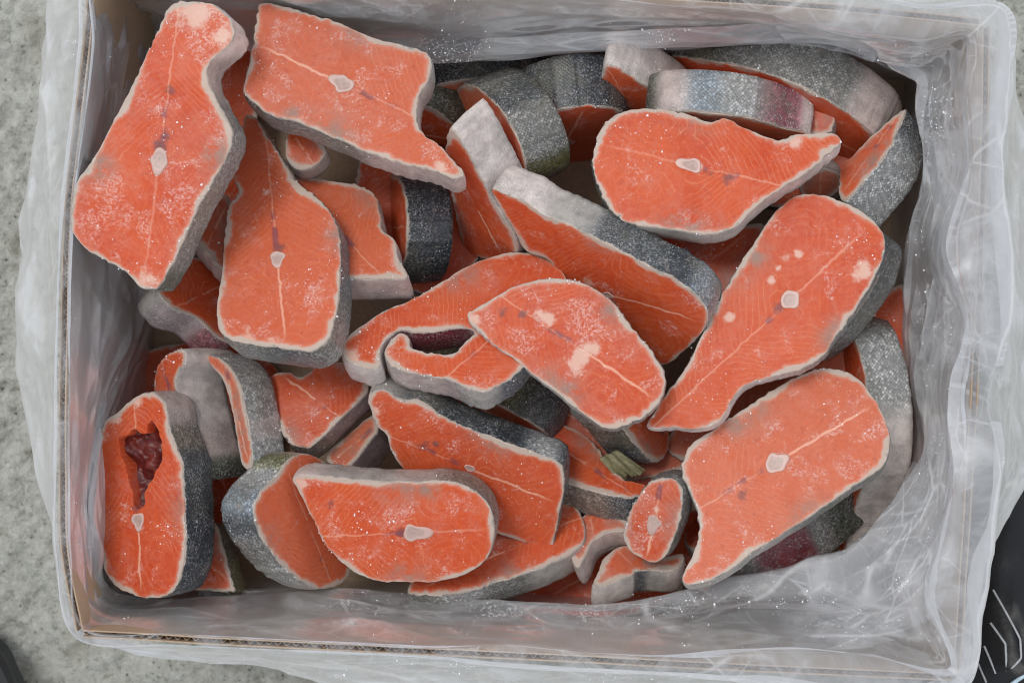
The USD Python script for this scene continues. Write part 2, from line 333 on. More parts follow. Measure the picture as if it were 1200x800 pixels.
# ------------------------------------------------------------------ the ground
def ground():
    n = 260
    g = np.concatenate([[-30, -6, -2, -0.9], np.linspace(-0.5, 0.5, n), [0.9, 2, 6, 30]])
    X, Y = np.meshgrid(g, g)
    p = np.stack([X.ravel(), Y.ravel(), np.zeros(X.size)], 1)
    near = sstep(np.maximum(abs(p[:, 0]), abs(p[:, 1])), 0.8, 0.48)
    h = fbm(p * 30, 4, 3) * 0.010 + fbm(p * 110 + 7, 3, 9) * 0.006
    pit = sstep(fbm(p * 85 + 3, 3, 21), 0.40, 0.30) * 0.004
    p[:, 2] = (h - pit - 0.0155) * near - 0.0005
    p[:, 2] = np.minimum(p[:, 2], 0.0)
    obj('ground', p, quads(len(g), len(g)), 'concrete', kind='structure', label='rough grey-green concrete ground')
ground()

# ------------------------------------------------------------------ the cardboard box
ZR = 0.190
RIM = {'left': [(112, -38), (104, 60), (95, 140), (84, 240), (78, 412), (77, 560), (80, 650), (97, 738)],
       'bottom': [(97, 738), (300, 749), (600, 764), (900, 779), (1117, 789)],
       'right': [(1117, 789), (1127, 640), (1138, 460), (1146, 290), (1150, 160), (1152, 30)],
       'top': [(1152, 30), (975, 13), (835, 3), (600, -11), (320, -27), (112, -38)]}
def box():
    b = thing('cardboard_box', 'open brown corrugated cardboard box filled with salmon steaks', 'box', (0, 0, 0.004))
    th = 0.0046
    inner = {}
    for side in ('left', 'bottom', 'right', 'top'):
        c = ats(RIM[side], ZR)[:, :2]
        n = int(np.linalg.norm(np.diff(c, axis=0), axis=1).sum() / 0.01)
        c = catmull(c, n, closed=False)
        inner[side] = c
    for side, c in inner.items():
        t = np.gradient(c, axis=0); t /= np.linalg.norm(t, axis=1, keepdims=True)
        out = np.stack([t[:, 1], -t[:, 0]], 1)                 # the loop runs counter-clockwise seen from above
        if np.dot(out.mean(0), -c.mean(0)) > 0: out = -out
        w = UsdGeom.Xform.Define(stage, numbered(str(b.GetPath()), 'wall')); w.origin = b.origin
        top = ZR + (fbm(np.c_[c * 25, np.zeros(len(c))], 3, 5) - 0.5) * 0.003
        def sheet(name, d0, d1, zt):
            rows = []
            for d, z in ((d0, 0.004), (d0, 0.06), (d0, 0.13), (d0, None), (d1, None), (d1, 0.13), (d1, 0.06), (d1, 0.004)):
                zz = top + zt if z is None else np.full(len(c), z)
                rows.append(np.c_[c + out * d, zz])
            v = np.vstack(rows)
            obj(name, v, quads(8, len(c)), 'cardboard', w, smooth=False)
        sheet('inner_liner', -0.0004, 0.0006, 0.0); sheet('outer_liner', th - 0.0006, th + 0.0004, -0.0005)
        m = int(len(c) * 0.01 / 0.0007)
        s = np.linspace(0, len(c) - 1, m)
        cc = np.stack([np.interp(s, np.arange(len(c)), c[:, k]) for k in (0, 1)], 1); oo = np.stack([np.interp(s, np.arange(len(c)), out[:, k]) for k in (0, 1)], 1)
        ph = s * 0.01 / 0.0060 * 2 * math.pi
        d = th / 2 + (th / 2 - 0.0011) * np.sin(ph)
        zt = np.interp(s, np.arange(len(c)), top) - 0.0032
        a, bb = cc + oo * (d - 0.00025)[:, None], cc + oo * (d + 0.00025)[:, None]
        v = np.vstack([np.c_[a, zt - 0.03], np.c_[a, zt], np.c_[bb, zt], np.c_[bb, zt - 0.03]])
        obj('fluting', v, quads(4, m), 'cardboard', w, smooth=False)
    loop = np.vstack([inner[s][:-1] for s in ('left', 'bottom', 'right', 'top')])
    v, f = tm(trimesh.creation.extrude_polygon(Polygon(loop).buffer(-0.001), 0.004))
    v[:, 2] += 0.005
    obj('base', v, f, 'cardboard', b, smooth=False)
box()

# ------------------------------------------------------------------ salmon steaks
PAL = {'gray': (0.21, 0.205, 0.19), 'silver': (0.45, 0.455, 0.45), 'pale': (0.36, 0.33, 0.30), 'white': (0.58, 0.51, 0.475), 'lining': (0.44, 0.35, 0.32),
       'dark': (0.035, 0.042, 0.052), 'slate': (0.075, 0.083, 0.09), 'olive': (0.15, 0.145, 0.055), 'brown': (0.20, 0.165, 0.135), 'blue': (0.23, 0.28, 0.33),
       'rose': (0.30, 0.085, 0.11), 'moss': (0.075, 0.08, 0.06), 'blood': (0.14, 0.015, 0.022), 'mauve': (0.30, 0.24, 0.24)}
GROUP = 'salmon steaks piled in the box'
COUNT = [0]
MADE = {}

def steak_mesh(P2, T, n, eu, ev, t, tints, dorsal_len, bone, label, hole=None, bonesize=1.0, rim_gray=(), taper=0.0, pale=(), purple=(), frost=0.4):
    """P2: outline (u, v) in metres about the backbone; T: the world point of the backbone on the cut; n: the cut's normal."""
    k = COUNT[0]; COUNT[0] += 1
    rs = np.random.RandomState(100 + k)
    def W(u, v, h):
        return T + np.multiply.outer(u, eu) + np.multiply.outer(v, ev) + np.multiply.outer(h, n)
    poly = Polygon(P2).buffer(0)
    if poly.geom_type != 'Polygon': poly = max(poly.geoms, key=lambda g: g.area)
    ring = np.array(poly.exterior.coords)[:-1]
    if Polygon(ring).exterior.is_ccw is False: ring = ring[::-1]
    ring = catmull(ring, 0.0021)
    m = len(ring)
    def normals(r):
        tg = np.roll(r, -2, 0) - np.roll(r, 2, 0); tg /= np.linalg.norm(tg, axis=1, keepdims=True) + 1e-12
        return np.stack([tg[:, 1], -tg[:, 0]], 1)
    q = np.c_[ring, np.full(m, k * 3.7)]
    rough_ = sstep(noise(q * 30, k + 60), 0.35, 0.75)
    jag = (fbm(q * 110, 2, k) - 0.5) * 0.0011 + (noise(q * 420, k + 50) - 0.5) * (0.0005 + 0.0013 * rough_)
    ring = ring + normals(ring) * jag[:, None]
    nr = normals(ring)
    ts = 0.0017
    fr = ring - nr * ts * 0.42
    fpoly = Polygon(fr).buffer(0)
    if fpoly.geom_type != 'Polygon': fpoly = max(fpoly.geoms, key=lambda g: g.area)
    hr = np.zeros((0, 2))
    if hole is not None:
        hr = catmull(hole, 0.0021); hr = hr + (noise(np.c_[hr * 260, np.zeros(len(hr))], 8)[:, None] - 0.5) * 0.003
        fpoly = fpoly.difference(Polygon(hr).buffer(0))
    hstep = 0.0024
    x0, y0, x1, y1 = fpoly.bounds
    gx, gy = np.meshgrid(np.arange(x0, x1, hstep), np.arange(y0, y1, hstep * 0.87))
    gx = gx + (np.arange(gx.shape[0]) % 2)[:, None] * hstep / 2
    g = np.c_[gx.ravel(), gy.ravel()] + rs.uniform(-0.0004, 0.0004, (gx.size, 2))
    g = g[contains_xy(fpoly, g[:, 0], g[:, 1])]
    bpts = np.vstack([fr, hr])
    d, _ = cKDTree(bpts).query(g)
    g = g[d > 0.0014]
    allp = np.vstack([bpts, g])
    tri = Delaunay(allp).simplices
    c = allp[tri].mean(1)
    tri = tri[contains_xy(fpoly, c[:, 0], c[:, 1])]
    a = allp[tri]; area = (a[:, 1, 0]-a[:, 0, 0])*(a[:, 2, 1]-a[:, 0, 1]) - (a[:, 1, 1]-a[:, 0, 1])*(a[:, 2, 0]-a[:, 0, 0])
    tri[area < 0] = tri[area < 0][:, ::-1]
    u, v = allp.T
    dist, _ = cKDTree(ring).query(allp)
    q = np.c_[allp, np.full(len(allp), k * 1.3)]
    hgt = (fbm(q * 38, 3, k + 7) - 0.5) * 0.0022 + (fbm(q * 160, 2, k + 9) - 0.5) * 0.0003
    hgt -= 0.0003 * np.exp(-(dist / 0.0008) ** 2)
    # pattern coordinates
    W_ = np.abs(ring[:, 1]).max(); Ld = max(dorsal_len, 0.01)
    wob = (fbm(q * 28, 2, k + 30) - 0.5) * 0.012
    av = np.abs(v)
    dors = np.hypot((u - 0.42 * Ld) * 0.75, av - 0.48 * W_)
    vent = -u + 0.75 * av + av * av * 4.0
    w = sstep(u, -0.010, 0.012)
    ph = dors * w + vent * (1 - w) + wob
    # grey fat where the side line meets the rim
    gray = np.zeros(len(allp))
    for s in (-1, 1):
        side = ring[(np.sign(ring[:, 1]) == s)]
        if len(side) == 0: continue
        j = side[np.argmin(np.abs(side[:, 0] + 0.002 * s + rs.uniform(-0.012, 0.01)))]
        gray = np.maximum(gray, np.exp(-((np.hypot((u - j[0]) * 0.75, v - j[1])) / rs.uniform(0.009, 0.014)) ** 2) * rs.uniform(0.6, 1.2))
    for (gu, gv, gr) in rim_gray:
        gray = np.maximum(gray, 1.1 * np.exp(-(np.hypot(u - gu, v - gv) / gr) ** 2))
    pat = np.c_[ph * 10, dist * 100, np.clip(gray, 0, 1)]
    uvw = np.c_[u * 10, v * 10, u / Ld]
    if bone and rs.rand() < 0.7: purple = list(purple) + [(-0.0085 * bonesize, rs.uniform(-0.002, 0.002), 0.0042)]
    blob = lambda l: np.max([np.zeros(len(u))] + [np.exp(-(np.hypot(u - a, v - b) / r) ** 2) for a, b, r in l], axis=0)
    ext = np.c_[blob(pale), blob(purple), np.full(len(u), frost)]
    nv = len(allp); nb = len(fr); nh = len(hr)
    V = np.vstack([W(u, v, hgt), W(u * (1 - taper), v * (1 - taper), np.full(nv, -t) + hgt * 0.6)])
    faces = [tri, tri[:, ::-1] + nv]
    Vt_, n0 = [V], len(V)
    src = [np.arange(len(V))]
    for a0, cnt, flip in ((0, nb, False), (nb, nh, True)):
        if not cnt: continue
        i = np.arange(cnt); jn = (i + 1) % cnt; tp_ = n0 + i; bt_ = n0 + cnt + i
        q4 = [np.c_[tp_, bt_, tp_[jn]], np.c_[tp_[jn], bt_, bt_[jn]]]
        faces += [f_[:, ::-1] for f_ in q4] if flip else q4
        Vt_ += [V[a0:a0 + cnt], V[nv + a0:nv + a0 + cnt]]; src += [np.arange(a0, a0 + cnt), np.arange(nv + a0, nv + a0 + cnt)]; n0 += 2 * cnt
    V = np.vstack(Vt_); src = np.concatenate(src)
    base = V.mean(0); base[2] = V[:, 2].min()
    x = thing('salmon_steak', label, 'fish steak', base, GROUP)
    obj('flesh', V, np.vstack(faces), 'salmon_flesh', x, prim={'pat': np.vstack([pat, pat])[src], 'uvw': np.vstack([uvw, uvw])[src], 'ext': np.vstack([ext, ext])[src]})
    # the skin round the slice
    arc = np.concatenate([[0], np.cumsum(np.linalg.norm(np.diff(ring, axis=0), axis=1))])
    fd = np.linspace(0, 1, 11)
    rows, tin, uvs = [], [], []
    tp = np.array([[p[0], p[1]] for p, _ in tints]); tc = np.array([PAL[c] for _, c in tints])
    dd = np.linalg.norm(ring[:, None] - tp[None], axis=2)
    wgt = 1 / (dd + 0.004) ** 4; wgt /= wgt.sum(1, keepdims=True)
    col = np.exp(wgt @ np.log(tc)); smo = 1 - wgt @ np.array([1.0 if c in ('lining', 'white', 'pale', 'mauve', 'blood') else 0.0 for _, c in tints])
    lipz = (fbm(np.c_[ring * 60, np.full(m, 2.0 * k)], 2, k + 4) - 0.55) * 0.0009 - 0.0005 + (noise(np.c_[ring * 300, np.full(m, 1.0 * k)], k + 3) - 0.5) * 0.0012 - 0.0003
    lw_ = np.clip(0.25 + 1.5 * fbm(np.c_[ring * 55, np.full(m, k * 2.2)], 3, k + 13), 0.5, 1.5)
    prof = [(-ts * 1.6, -t * 0.5, 0, 0.0), (-ts * 1.25, -0.0005, 1.0, 0), (-ts * 1.0, 0.0003, 1.0, 0), (-ts * 0.45, 0.0004, 1.0, 0), (-ts * 0.1, -0.0001, 0.75, 0), (0, -0.0010, 0.30, 0)]
    for o, h, lip, _ in prof:
        p = ring + nr * (o * np.where(o > -ts * 1.5, lw_, 1.5))[:, None]
        rows.append(W(p[:, 0], p[:, 1], h + (lipz if lip else 0) + (fbm(np.c_[p, np.full(m, k * 1.3)] * 38, 3, k + 7) - 0.5) * 0.0022 * (lip > 0)))
        tin.append(col); uvs.append(np.c_[arc * 100, np.full(m, h * 100), np.full(m, lip)])
    for f_ in fd[1:]:
        qn = np.c_[ring * 60, np.full(m, f_ * t * 60 + k)]
        bulge = 0.0008 * math.sin(math.pi * f_) + (fbm(qn, 2, k + 77) - 0.5) * 0.0014 * math.sin(math.pi * min(f_ + 0.15, 1))
        p = (ring + nr * np.asarray(bulge)[:, None]) * (1 - taper * f_)
        rows.append(W(p[:, 0], p[:, 1], np.full(m, -t * f_ - 0.0010 * (1 - f_))))
        tin.append(col); uvs.append(np.c_[arc * 100, np.full(m, -t * f_ * 100), np.full(m, 0.35 if f_ > 0.97 else 0.0)])
    p = (ring - nr * ts * 1.6) * (1 - taper); rows.append(W(p[:, 0], p[:, 1], np.full(m, -t - 0.0004))); tin.append(col); uvs.append(np.c_[arc * 100, np.full(m, -t * 100), np.ones(m)])
    fq = quads(len(rows), m, wrap=True)
    obj('skin', np.vstack(rows), fq[:, ::-1], 'salmon_skin', x, prim={'tint': np.vstack(tin), 'uvw': np.vstack(uvs), 'ext': np.tile(np.c_[smo, smo, smo], (len(rows), 1))})
    MADE[label] = x, W
    if bone:
        r0 = 0.0062 * bonesize
        an = np.linspace(0, 2 * math.pi, 40, endpoint=False)
        tk = rs.uniform(0.1, 0.9); ov = rs.uniform(-0.13, 0.13)
        tear = 1 + ov * np.cos(2 * an) + 0.04 * np.sin(5 * an + 2 * k) + (tk + 0.25) * np.clip(np.cos(an), 0, 1) ** 9 + 0.12 * np.sin(3 * an + k)
        rows, tin = [], []
        hb = hgt[np.hypot(u, v) < r0 * 1.5].max() if (np.hypot(u, v) < r0 * 1.5).any() else 0.0003
        hollow = rs.uniform(0.65, 1.0); warm = rs.uniform(0.75, 1.05)
        rim_, core = np.array((0.60, 0.41, 0.36)), np.array((0.37, 0.255, 0.22)) * hollow + np.array((0.62, 0.50, 0.45)) * (1 - hollow)
        for fr_, hz, cc in ((1.0, -0.002, (0.62, 0.30, 0.20)), (1.0, 0.0, (0.62, 0.33, 0.24)), (0.90, 0.0004, rim_ * warm), (0.74, 0.0004, rim_ * warm * 0.9 + core * 0.1), (0.62, 0.0001, core), (0.3, 0.0, core), (0.02, 0.0001, core * 0.9)):
            r = r0 * fr_ * (1 + (tear - 1) * fr_)
            rows.append(W(r * np.cos(an), r * np.sin(an), hb + hz)); tin.append(np.tile(cc, (40, 1)))
        obj('backbone', np.vstack(rows), quads(len(rows), 40, wrap=True), 'bone', x, prim={'tint': np.vstack(tin)})
    return x, W

def steak(label, pts, z, off, dors, bone=None, t=0.028, skin=(), hole=None, bonesize=1.0, gray=(), taper=0.0, pale=(), purple=(), frost=0.4):
    """A slice whose cut face is seen: pts is its outline as pixels of the photograph at about height z, off how far its lower face is shifted in it."""
    pts = np.asarray(pts, float)
    pg = Polygon(pts).buffer(0)
    c = np.array(pg.centroid.coords[0])
    T0 = at(*c, z)
    d = ray(c + np.asarray(off, float))[0]; d /= np.linalg.norm(d)
    b = np.dot(T0 - EYE, d); cc = np.dot(T0 - EYE, T0 - EYE) - t * t
    disc = b * b - cc
    s = b + math.sqrt(max(disc, 0))
    n = T0 - (EYE + s * d); n /= np.linalg.norm(n)
    if n[2] < 0.30:
        n[2] = 0.30; n /= np.linalg.norm(n)
    def on(p):
        r = ray(p); k = np.dot(T0 - EYE, n) / (r @ n)
        return EYE + r * k[:, None]
    pts = catmull(pts, max(60, len(pts) * 4))
    w = on(pts)
    b0 = on([bone if bone else c])[0]
    eu = on([dors])[0] - b0; dl = np.linalg.norm(eu); eu /= dl; ev = np.cross(n, eu)
    to2 = lambda X: np.stack([(X - b0) @ eu, (X - b0) @ ev], 1)
    tints = [(to2(on([p]))[0], nm) for p, nm in skin] or [((dl, 0), 'gray')]
    rg = [(*to2(on([(gx, gy)]))[0], r / 1750.0) for gx, gy, r in gray]
    ex = [[(*to2(on([(gx, gy)]))[0], r / 1750.0) for gx, gy, r in l] for l in (pale, purple)]
    return steak_mesh(to2(w), b0, n, eu, ev, t, tints, dl, bone is not None and bonesize > 0, label, to2(on(catmull(hole, 40))) if hole else None, bonesize, rg, taper, *ex, frost)

TEMPLATE = np.array([(70, 0), (66, 16), (52, 31), (25, 40), (-8, 41), (-38, 33), (-62, 20), (-80, 9), (-86, 2), (-80, -4), (-60, -14), (-38, -31), (-8, -41), (25, -40), (52, -31), (66, -16)]) / 1000.0
def edge_steak(label, px, z, az, tilt, roll, t=0.034, size=1.0, skin='gray', anchors=None, shape=None, wide=1.0):
    """A slice standing on its rim: its cut faces towards az (degrees, 0 = right, 90 = up in the picture), tilted from flat; z is its highest point."""
    az, tl, ro = map(math.radians, (az, tilt, roll))
    n = np.array([math.sin(tl) * math.cos(az), math.sin(tl) * math.sin(az), math.cos(tl)])
    h = np.array([-math.sin(az), math.cos(az), 0]); kk = np.cross(n, h)
    if kk[2] < 0: kk = -kk
    eu = math.cos(ro) * h + math.sin(ro) * kk; ev = np.cross(n, eu)
    P2 = catmull((TEMPLATE if shape is None else np.asarray(shape) / 1000.0) * size * np.array([1, wide]), 64)
    X = np.multiply.outer(P2[:, 0], eu) + np.multiply.outer(P2[:, 1], ev)
    X = np.vstack([X, X - n * t])
    mid = (X.max(0) + X.min(0)) / 2; hi = X[:, 2].max()
    zc = z - (hi - 0)              # height of the frame's origin
    # the middle of the upper rim falls on the pixel
    top = X[X[:, 2] > hi - 0.02].mean(0)
    T0 = at(*px, z - 0.008) - top; T0[2] = zc
    tints = [((a * size / 1000, b * size / 1000), c) for (a, b), c in anchors] if anchors else [((0, 0), skin)]
    return steak_mesh(P2, T0, n, eu, ev, t, tints, 0.07 * size, True, label)

S = steak
#PIECES
# ---- the bottom of the pile, seen through the gaps
edge_steak('dark-backed salmon steak on edge deep under the top film fold, left of the mossy-backed one', (480, 110), 0.085, 250, 60, 20, skin='moss')
edge_steak('shadowed slate-skinned steak deep in the gap between the top film and the speckled dark back', (575, 78), 0.085, 270, 70, 10, skin='dark')
S('shadowed steak deep below the dark back band, between it and the hook-shaped steak', [(430,180),(540,190),(560,300),(500,345),(430,300),(415,230)], 0.070, (2,6), (490,340), skin=[((430,200),'dark')])
S('dark strip of a deep steak between the two upper left slices', [(230,40),(300,60),(300,150),(270,260),(225,300),(200,220),(210,120)], 0.050, (3,8), (250,60), skin=[((280,90),'dark'),((230,250),'brown')])
S('deep steak in the shaded gap above the steak with the red cavity', [(150,420),(260,400),(330,440),(320,560),(250,640),(170,560),(140,470)], 0.032, (2,4), (200,400), skin=[((160,400),'dark')])
S('deep orange steak under the tip of the lens-shaped steak and the fin-bearing one', [(600,430),(700,450),(780,470),(860,440),(900,470),(850,530),(760,560),(660,560),(620,500)], 0.080, (1,4), (620,480), skin=[((700,500),'dark')])
S('deep orange steak showing as a sliver under the gap between the two big right-hand slices', [(850,440),(960,400),(1000,430),(930,500),(820,545),(780,520)], 0.095, (0,6), (960,420), skin=[((960,430),'slate')])
S('shadowed orange wedge of steak against the right film, below the long right-hand slice', [(1062,335),(1060,450),(1020,470),(985,440),(975,400),(1010,360)], 0.095, (-6,8), (1050,440), skin=[((1060,400),'gray')])
S('deep steak beneath the silver band at the top right, only a dark red sliver showing', [(850,130),(940,130),(1010,140),(1010,200),(960,240),(880,235),(840,180)], 0.080, (0,6), (900,130), skin=[((900,130),'dark')])
S('pinkish deep steak at the bottom film between the two pale-sided slices', [(600,640),(700,610),(780,640),(800,690),(720,725),(620,720)], 0.048, (1,4), (640,700), skin=[((640,700),'mauve')])
S('deep steak in shadow below the big lower right slice, by the bottom film', [(800,600),(900,610),(960,640),(900,690),(830,695),(780,660)], 0.075, (0,5), (880,680), skin=[((880,690),'dark'),((830,690),'dark')])
S('deep shadowed steak under the four-sided lower slice and the small tail slice', [(640,500),(760,520),(760,620),(680,650),(600,640),(560,580)], 0.085, (0,5), (640,640), skin=[((700,640),'moss')])
S('dark deep steak behind the right-hand pale skin band by the film', [(1040,380),(1085,390),(1090,540),(1050,600),(1020,560),(1020,420)], 0.060, (0,4), (1050,400), skin=[((1080,400),'dark')])
# ---- middle layer
edge_steak('dark speckled skin back of a steak standing on edge below the top film', (672, 102), 0.136, 275, 80, 80, t=0.040, size=1.1, anchors=[((70,0),'dark'),((0,40),'slate'),((0,-40),'gray'),((-70,0),'white')])
edge_steak('white-lined piece of salmon on edge between the top film and the silver band', (735, 72), 0.145, 257, 70, -62, t=0.034, anchors=[((70,0),'silver'),((0,40),'lining'),((0,-40),'lining'),((-70,0),'white')])
edge_steak('broad grey-scaled steak on edge in the top right corner, pale at its right end', (962, 92), 0.144, 242, 74, 4, t=0.040, size=1.1, anchors=[((70,0),'lining'),((45,32),'lining'),((45,-32),'lining'),((15,40),'gray'),((15,-40),'gray'),((-30,40),'gray'),((-30,-40),'gray'),((-70,0),'moss')])
edge_steak('mossy olive-topped steak on edge beside the white-lined fold, grey scales down its side', (622, 148), 0.150, 205, 76, 62, t=0.036, size=0.95, anchors=[((70,0),'gray'),((62,22),'gray'),((45,35),'slate'),((64,-18),'olive'),((45,-36),'slate'),((0,40),'gray'),((0,-40),'slate')])
edge_steak('blue-black back of a frosted steak on edge below the large four-cornered slice', (497, 262), 0.125, 181, 74, 86, t=0.034, size=1.0, anchors=[((70,0),'dark'),((40,30),'dark'),((40,-30),'dark'),((0,40),'slate'),((0,-40),'slate')])
S('orange slice half under the centre-left slice, with a frilled pale lower edge', [(335,206),(365,207),(392,212),(425,218),(440,230),(446,250),(448,268),(463,280),(466,300),(478,325),(455,327),(425,327),(380,325),(340,300),(325,250)], 0.130, (9,25), (340,212), skin=[((440,230),'pale'),((478,325),'lining'),((430,327),'lining'),((335,240),'gray')])
S('red-brown slab with raw lining below the long upper left slice, beside the left wall', [(195,318),(215,300),(250,310),(275,330),(275,400),(255,395),(230,372),(200,360),(185,340)], 0.105, (-24,20), (270,330), skin=[((190,340),'pale'),((230,372),'mauve'),((200,360),'mauve'),((255,395),'rose'),((250,310),'lining')])
S('orange steak wedge showing between the upper left slice and the centre-left slice', [(238,235),(268,230),(275,290),(268,318),(236,290),(222,262)], 0.112, (2,20), (265,240), skin=[((236,290),'lining'),((268,318),'lining')])
S('small orange corner of a steak peeping out under the large four-cornered top slice', [(340,150),(370,160),(382,176),(372,193),(350,200),(335,185)], 0.128, (6,12), (345,160), skin=[((380,180),'pale'),((372,193),'pale')])
S('slab on edge with thick white lining on top, left of the long sloping slice', [(527,150),(536,160),(548,180),(562,205),(578,235),(596,265),(606,290),(602,318),(575,305),(548,296),(535,262),(526,215),(521,178)], 0.128, (36,-34), (590,300), t=0.034, skin=[((527,150),'white'),((560,205),'white'),((540,175),'white'),((578,235),'lining'),((535,262),'slate')])
S('shaded orange steak in the gap between the large rounded slice and the sloping one', [(755,275),(830,275),(895,262),(885,300),(860,340),(838,372),(812,340),(785,310)], 0.112, (2,10), (880,270), skin=[((830,275),'gray')])
S('steak leaning into the right corner with a broad silver-scaled band of skin', [(1063,127),(1052,152),(1040,178),(1018,206),(988,236),(982,212),(990,192),(1014,166),(1040,143)], 0.142, (30,40), (985,230), t=0.042, skin=[((1063,127),'slate'),((1045,175),'silver'),((1010,215),'silver'),((988,236),'silver'),((1000,180),'gray')])
S('steak with grey speckled skin tucked under the lower edge of the long right-hand slice', [(940,250),(1000,262),(1034,285),(1030,320),(1008,360),(975,400),(940,420),(900,380),(900,300)], 0.125, (22,4), (1020,280), skin=[((1030,300),'gray'),((1000,370),'gray'),((1034,285),'slate')])
S('grey-skinned small scrap below the sliver of dark red at the end of the silver band', [(944,205),(962,196),(985,206),(985,222),(965,236),(942,230),(936,216)], 0.118, (-2,-14), (960,232), skin=[((962,196),'pale'),((985,206),'pale'),((965,236),'moss')])
S('thumb-sized orange chunk between the end of the silver band and the grey-scaled steak', [(932,118),(952,114),(972,120),(978,140),(972,156),(950,158),(934,152)], 0.125, (4,10), (950,118), skin=[((952,114),'pale'),((978,140),'pale')])
S('orange steak with a brown lined cut edge lying below the centre-left slice', [(316,442),(335,436),(356,440),(372,428),(400,424),(430,436),(432,458),(426,466),(396,494),(366,523),(344,521),(326,500)], 0.110, (9,14), (330,440), skin=[((366,523),'brown'),((400,490),'mauve'),((430,458),'mauve'),((356,440),'pale')])
S('orange steak wedge with grey lining beside the dark gap, left of the four-sided lower slice', [(382,533),(400,515),(436,486),(444,500),(430,522),(410,546),(395,552)], 0.100, (18,20), (390,540), t=0.032, skin=[((436,500),'mauve'),((410,546),'mauve')])
edge_steak('green-grey skinned steak on edge in the dark gap under the lens-shaped slice', (610, 468), 0.108, 240, 72, 30, t=0.034, size=0.8, anchors=[((70,0),'slate'),((0,40),'olive'),((0,-40),'gray')])
S('steak with mottled green-black skin and a yellowish fin, below the lens-shaped slice', [(712,470),(750,465),(778,488),(785,514),(779,536),(768,542),(752,530),(735,508),(716,488)], 0.122, (-44,-2), (720,490), t=0.034, skin=[((735,508),'moss'),((716,488),'gray'),((765,540),'slate'),((780,500),'dark')])
S('orange steak with brown mottled skin below the fin-bearing one', [(645,495),(670,500),(692,515),(712,540),(730,560),(757,568),(757,577),(736,582),(702,577),(672,567),(645,555)], 0.108, (0,30), (650,520), t=0.030, skin=[((672,567),'brown'),((736,582),'slate'),((702,577),'brown'),((757,570),'moss')])
S('white-lined curl of belly between the bottom orange slice and the small tail slice', [(686,602),(705,600),(733,606),(736,620),(712,624),(694,634),(686,652),(676,665),(668,650),(672,620)], 0.112, (8,20), (690,605), skin=[((712,624),'lining'),((686,652),'lining'),((676,665),'lining')])
S('short orange chunk with a thick white side at the bottom film', [(703,665),(706,655),(716,645),(733,638),(748,648),(770,652),(800,648),(800,660),(790,668),(765,668),(744,669),(742,674),(722,681),(704,687),(694,686)], 0.114, (-1,25), (720,640), skin=[((694,686),'white'),((722,681),'white'),((742,674),'white'),((765,668),'pale'),((795,662),'lining'),((750,669),'slate')])
S('long orange slice along the bottom film, half under the two lower centre slices', [(478,692),(505,697),(537,695),(567,687),(600,677),(635,665),(664,652),(680,640),(686,626),(682,604),(672,590),(640,590),(600,600),(540,640),(490,672)], 0.118, (4,22), (490,690), skin=[((537,695),'silver'),((600,677),'gray'),((640,662),'pale'),((680,640),'lining'),((684,610),'lining'),((480,690),'gray')], t=0.030)
edge_steak('grey belly piece with a bloodstained patch below the big lower right slice', (922, 632), 0.128, 118, 74, 2, t=0.042, size=1.0, anchors=[((70,0),'gray'),((40,30),'gray'),((40,-30),'gray'),((15,36),'blood'),((15,-36),'blood'),((0,41),'blood'),((0,-41),'blood'),((-15,40),'gray'),((-15,-40),'gray'),((-35,30),'moss'),((-35,-30),'moss'),((-86,0),'gray')])
edge_steak('steak on edge at the right film showing a broad silver-white skin band', (1036, 490), 0.130, 182, 72, 184, t=0.036, size=1.15, anchors=[((70,0),'gray'),((30,40),'silver'),((30,-40),'silver'),((-20,40),'white'),((-20,-40),'white'),((-80,0),'white')])
S('small frosty orange corner with mossy skin beside the blue-grey skinned rounded steak', [(252,612),(262,640),(270,672),(276,692),(250,692),(222,688),(215,650),(235,625)], 0.112, (16,2), (268,680), skin=[((262,640),'moss'),((270,672),'olive'),((276,692),'olive'),((222,688),'lining')], t=0.034)
S('smooth grey belly lining of a curled steak behind the one with the red cavity', [(181,440),(188,424),(202,412),(216,410),(218,424),(210,434),(206,446),(212,480),(222,520),(232,560),(216,560),(196,500),(182,468)], 0.128, (58,-2), (225,560), t=0.046, skin=[((216,410),'white'),((206,446),'white'),((212,480),'white'),((222,520),'lining'),((181,440),'white'),((232,560),'moss')])
S('curled steak edge with a pink seam and mesh-scaled brownish skin on its right', [(240,416),(254,418),(268,428),(279,446),(286,472),(291,500),(295,530),(294,552),(283,545),(277,510),(270,475),(260,446),(248,430)], 0.134, (38,-3), (292,545), t=0.032, skin=[((268,428),'silver'),((286,472),'silver'),((295,530),'silver'),((277,510),'lining')])
S('rounded steak with blue-grey skin on its left, half under the pointed lower slice', [(324,557),(337,539),(354,531),(375,537),(392,552),(408,590),(416,640),(408,676),(390,688),(371,689),(341,672),(314,641),(300,614),(298,594),(307,574)], 0.138, (-38,-3), (335,545), t=0.032, skin=[((324,557),'silver'),((337,539),'olive'),((299,594),'blue'),((300,614),'slate'),((314,641),'gray'),((350,680),'silver'),((371,689),'pale'),((360,533),'lining')], frost=0.1)
S('slice sloping down from the white lining in the middle, dark-skinned on its upper right edge', [(576,222),(596,229),(615,236),(642,253),(672,266),(716,288),(757,311),(787,325),(814,345),(829,366),(824,388),(804,410),(780,427),(740,420),(700,395),(670,350),(654,323),(642,306),(615,294),(601,268),(586,244)], 0.145, (18,-31), (826,378), (712,345), skin=[((576,222),'white'),((615,236),'white'),((672,266),'pale'),((716,288),'slate'),((757,311),'slate'),((787,325),'dark'),((820,350),'blue'),((826,380),'gray'),((615,294),'lining'),((642,306),'gray')], bonesize=0.5, purple=[(715,345,7),(722,352,6)], pale=[(690,330,9)], frost=0.25)
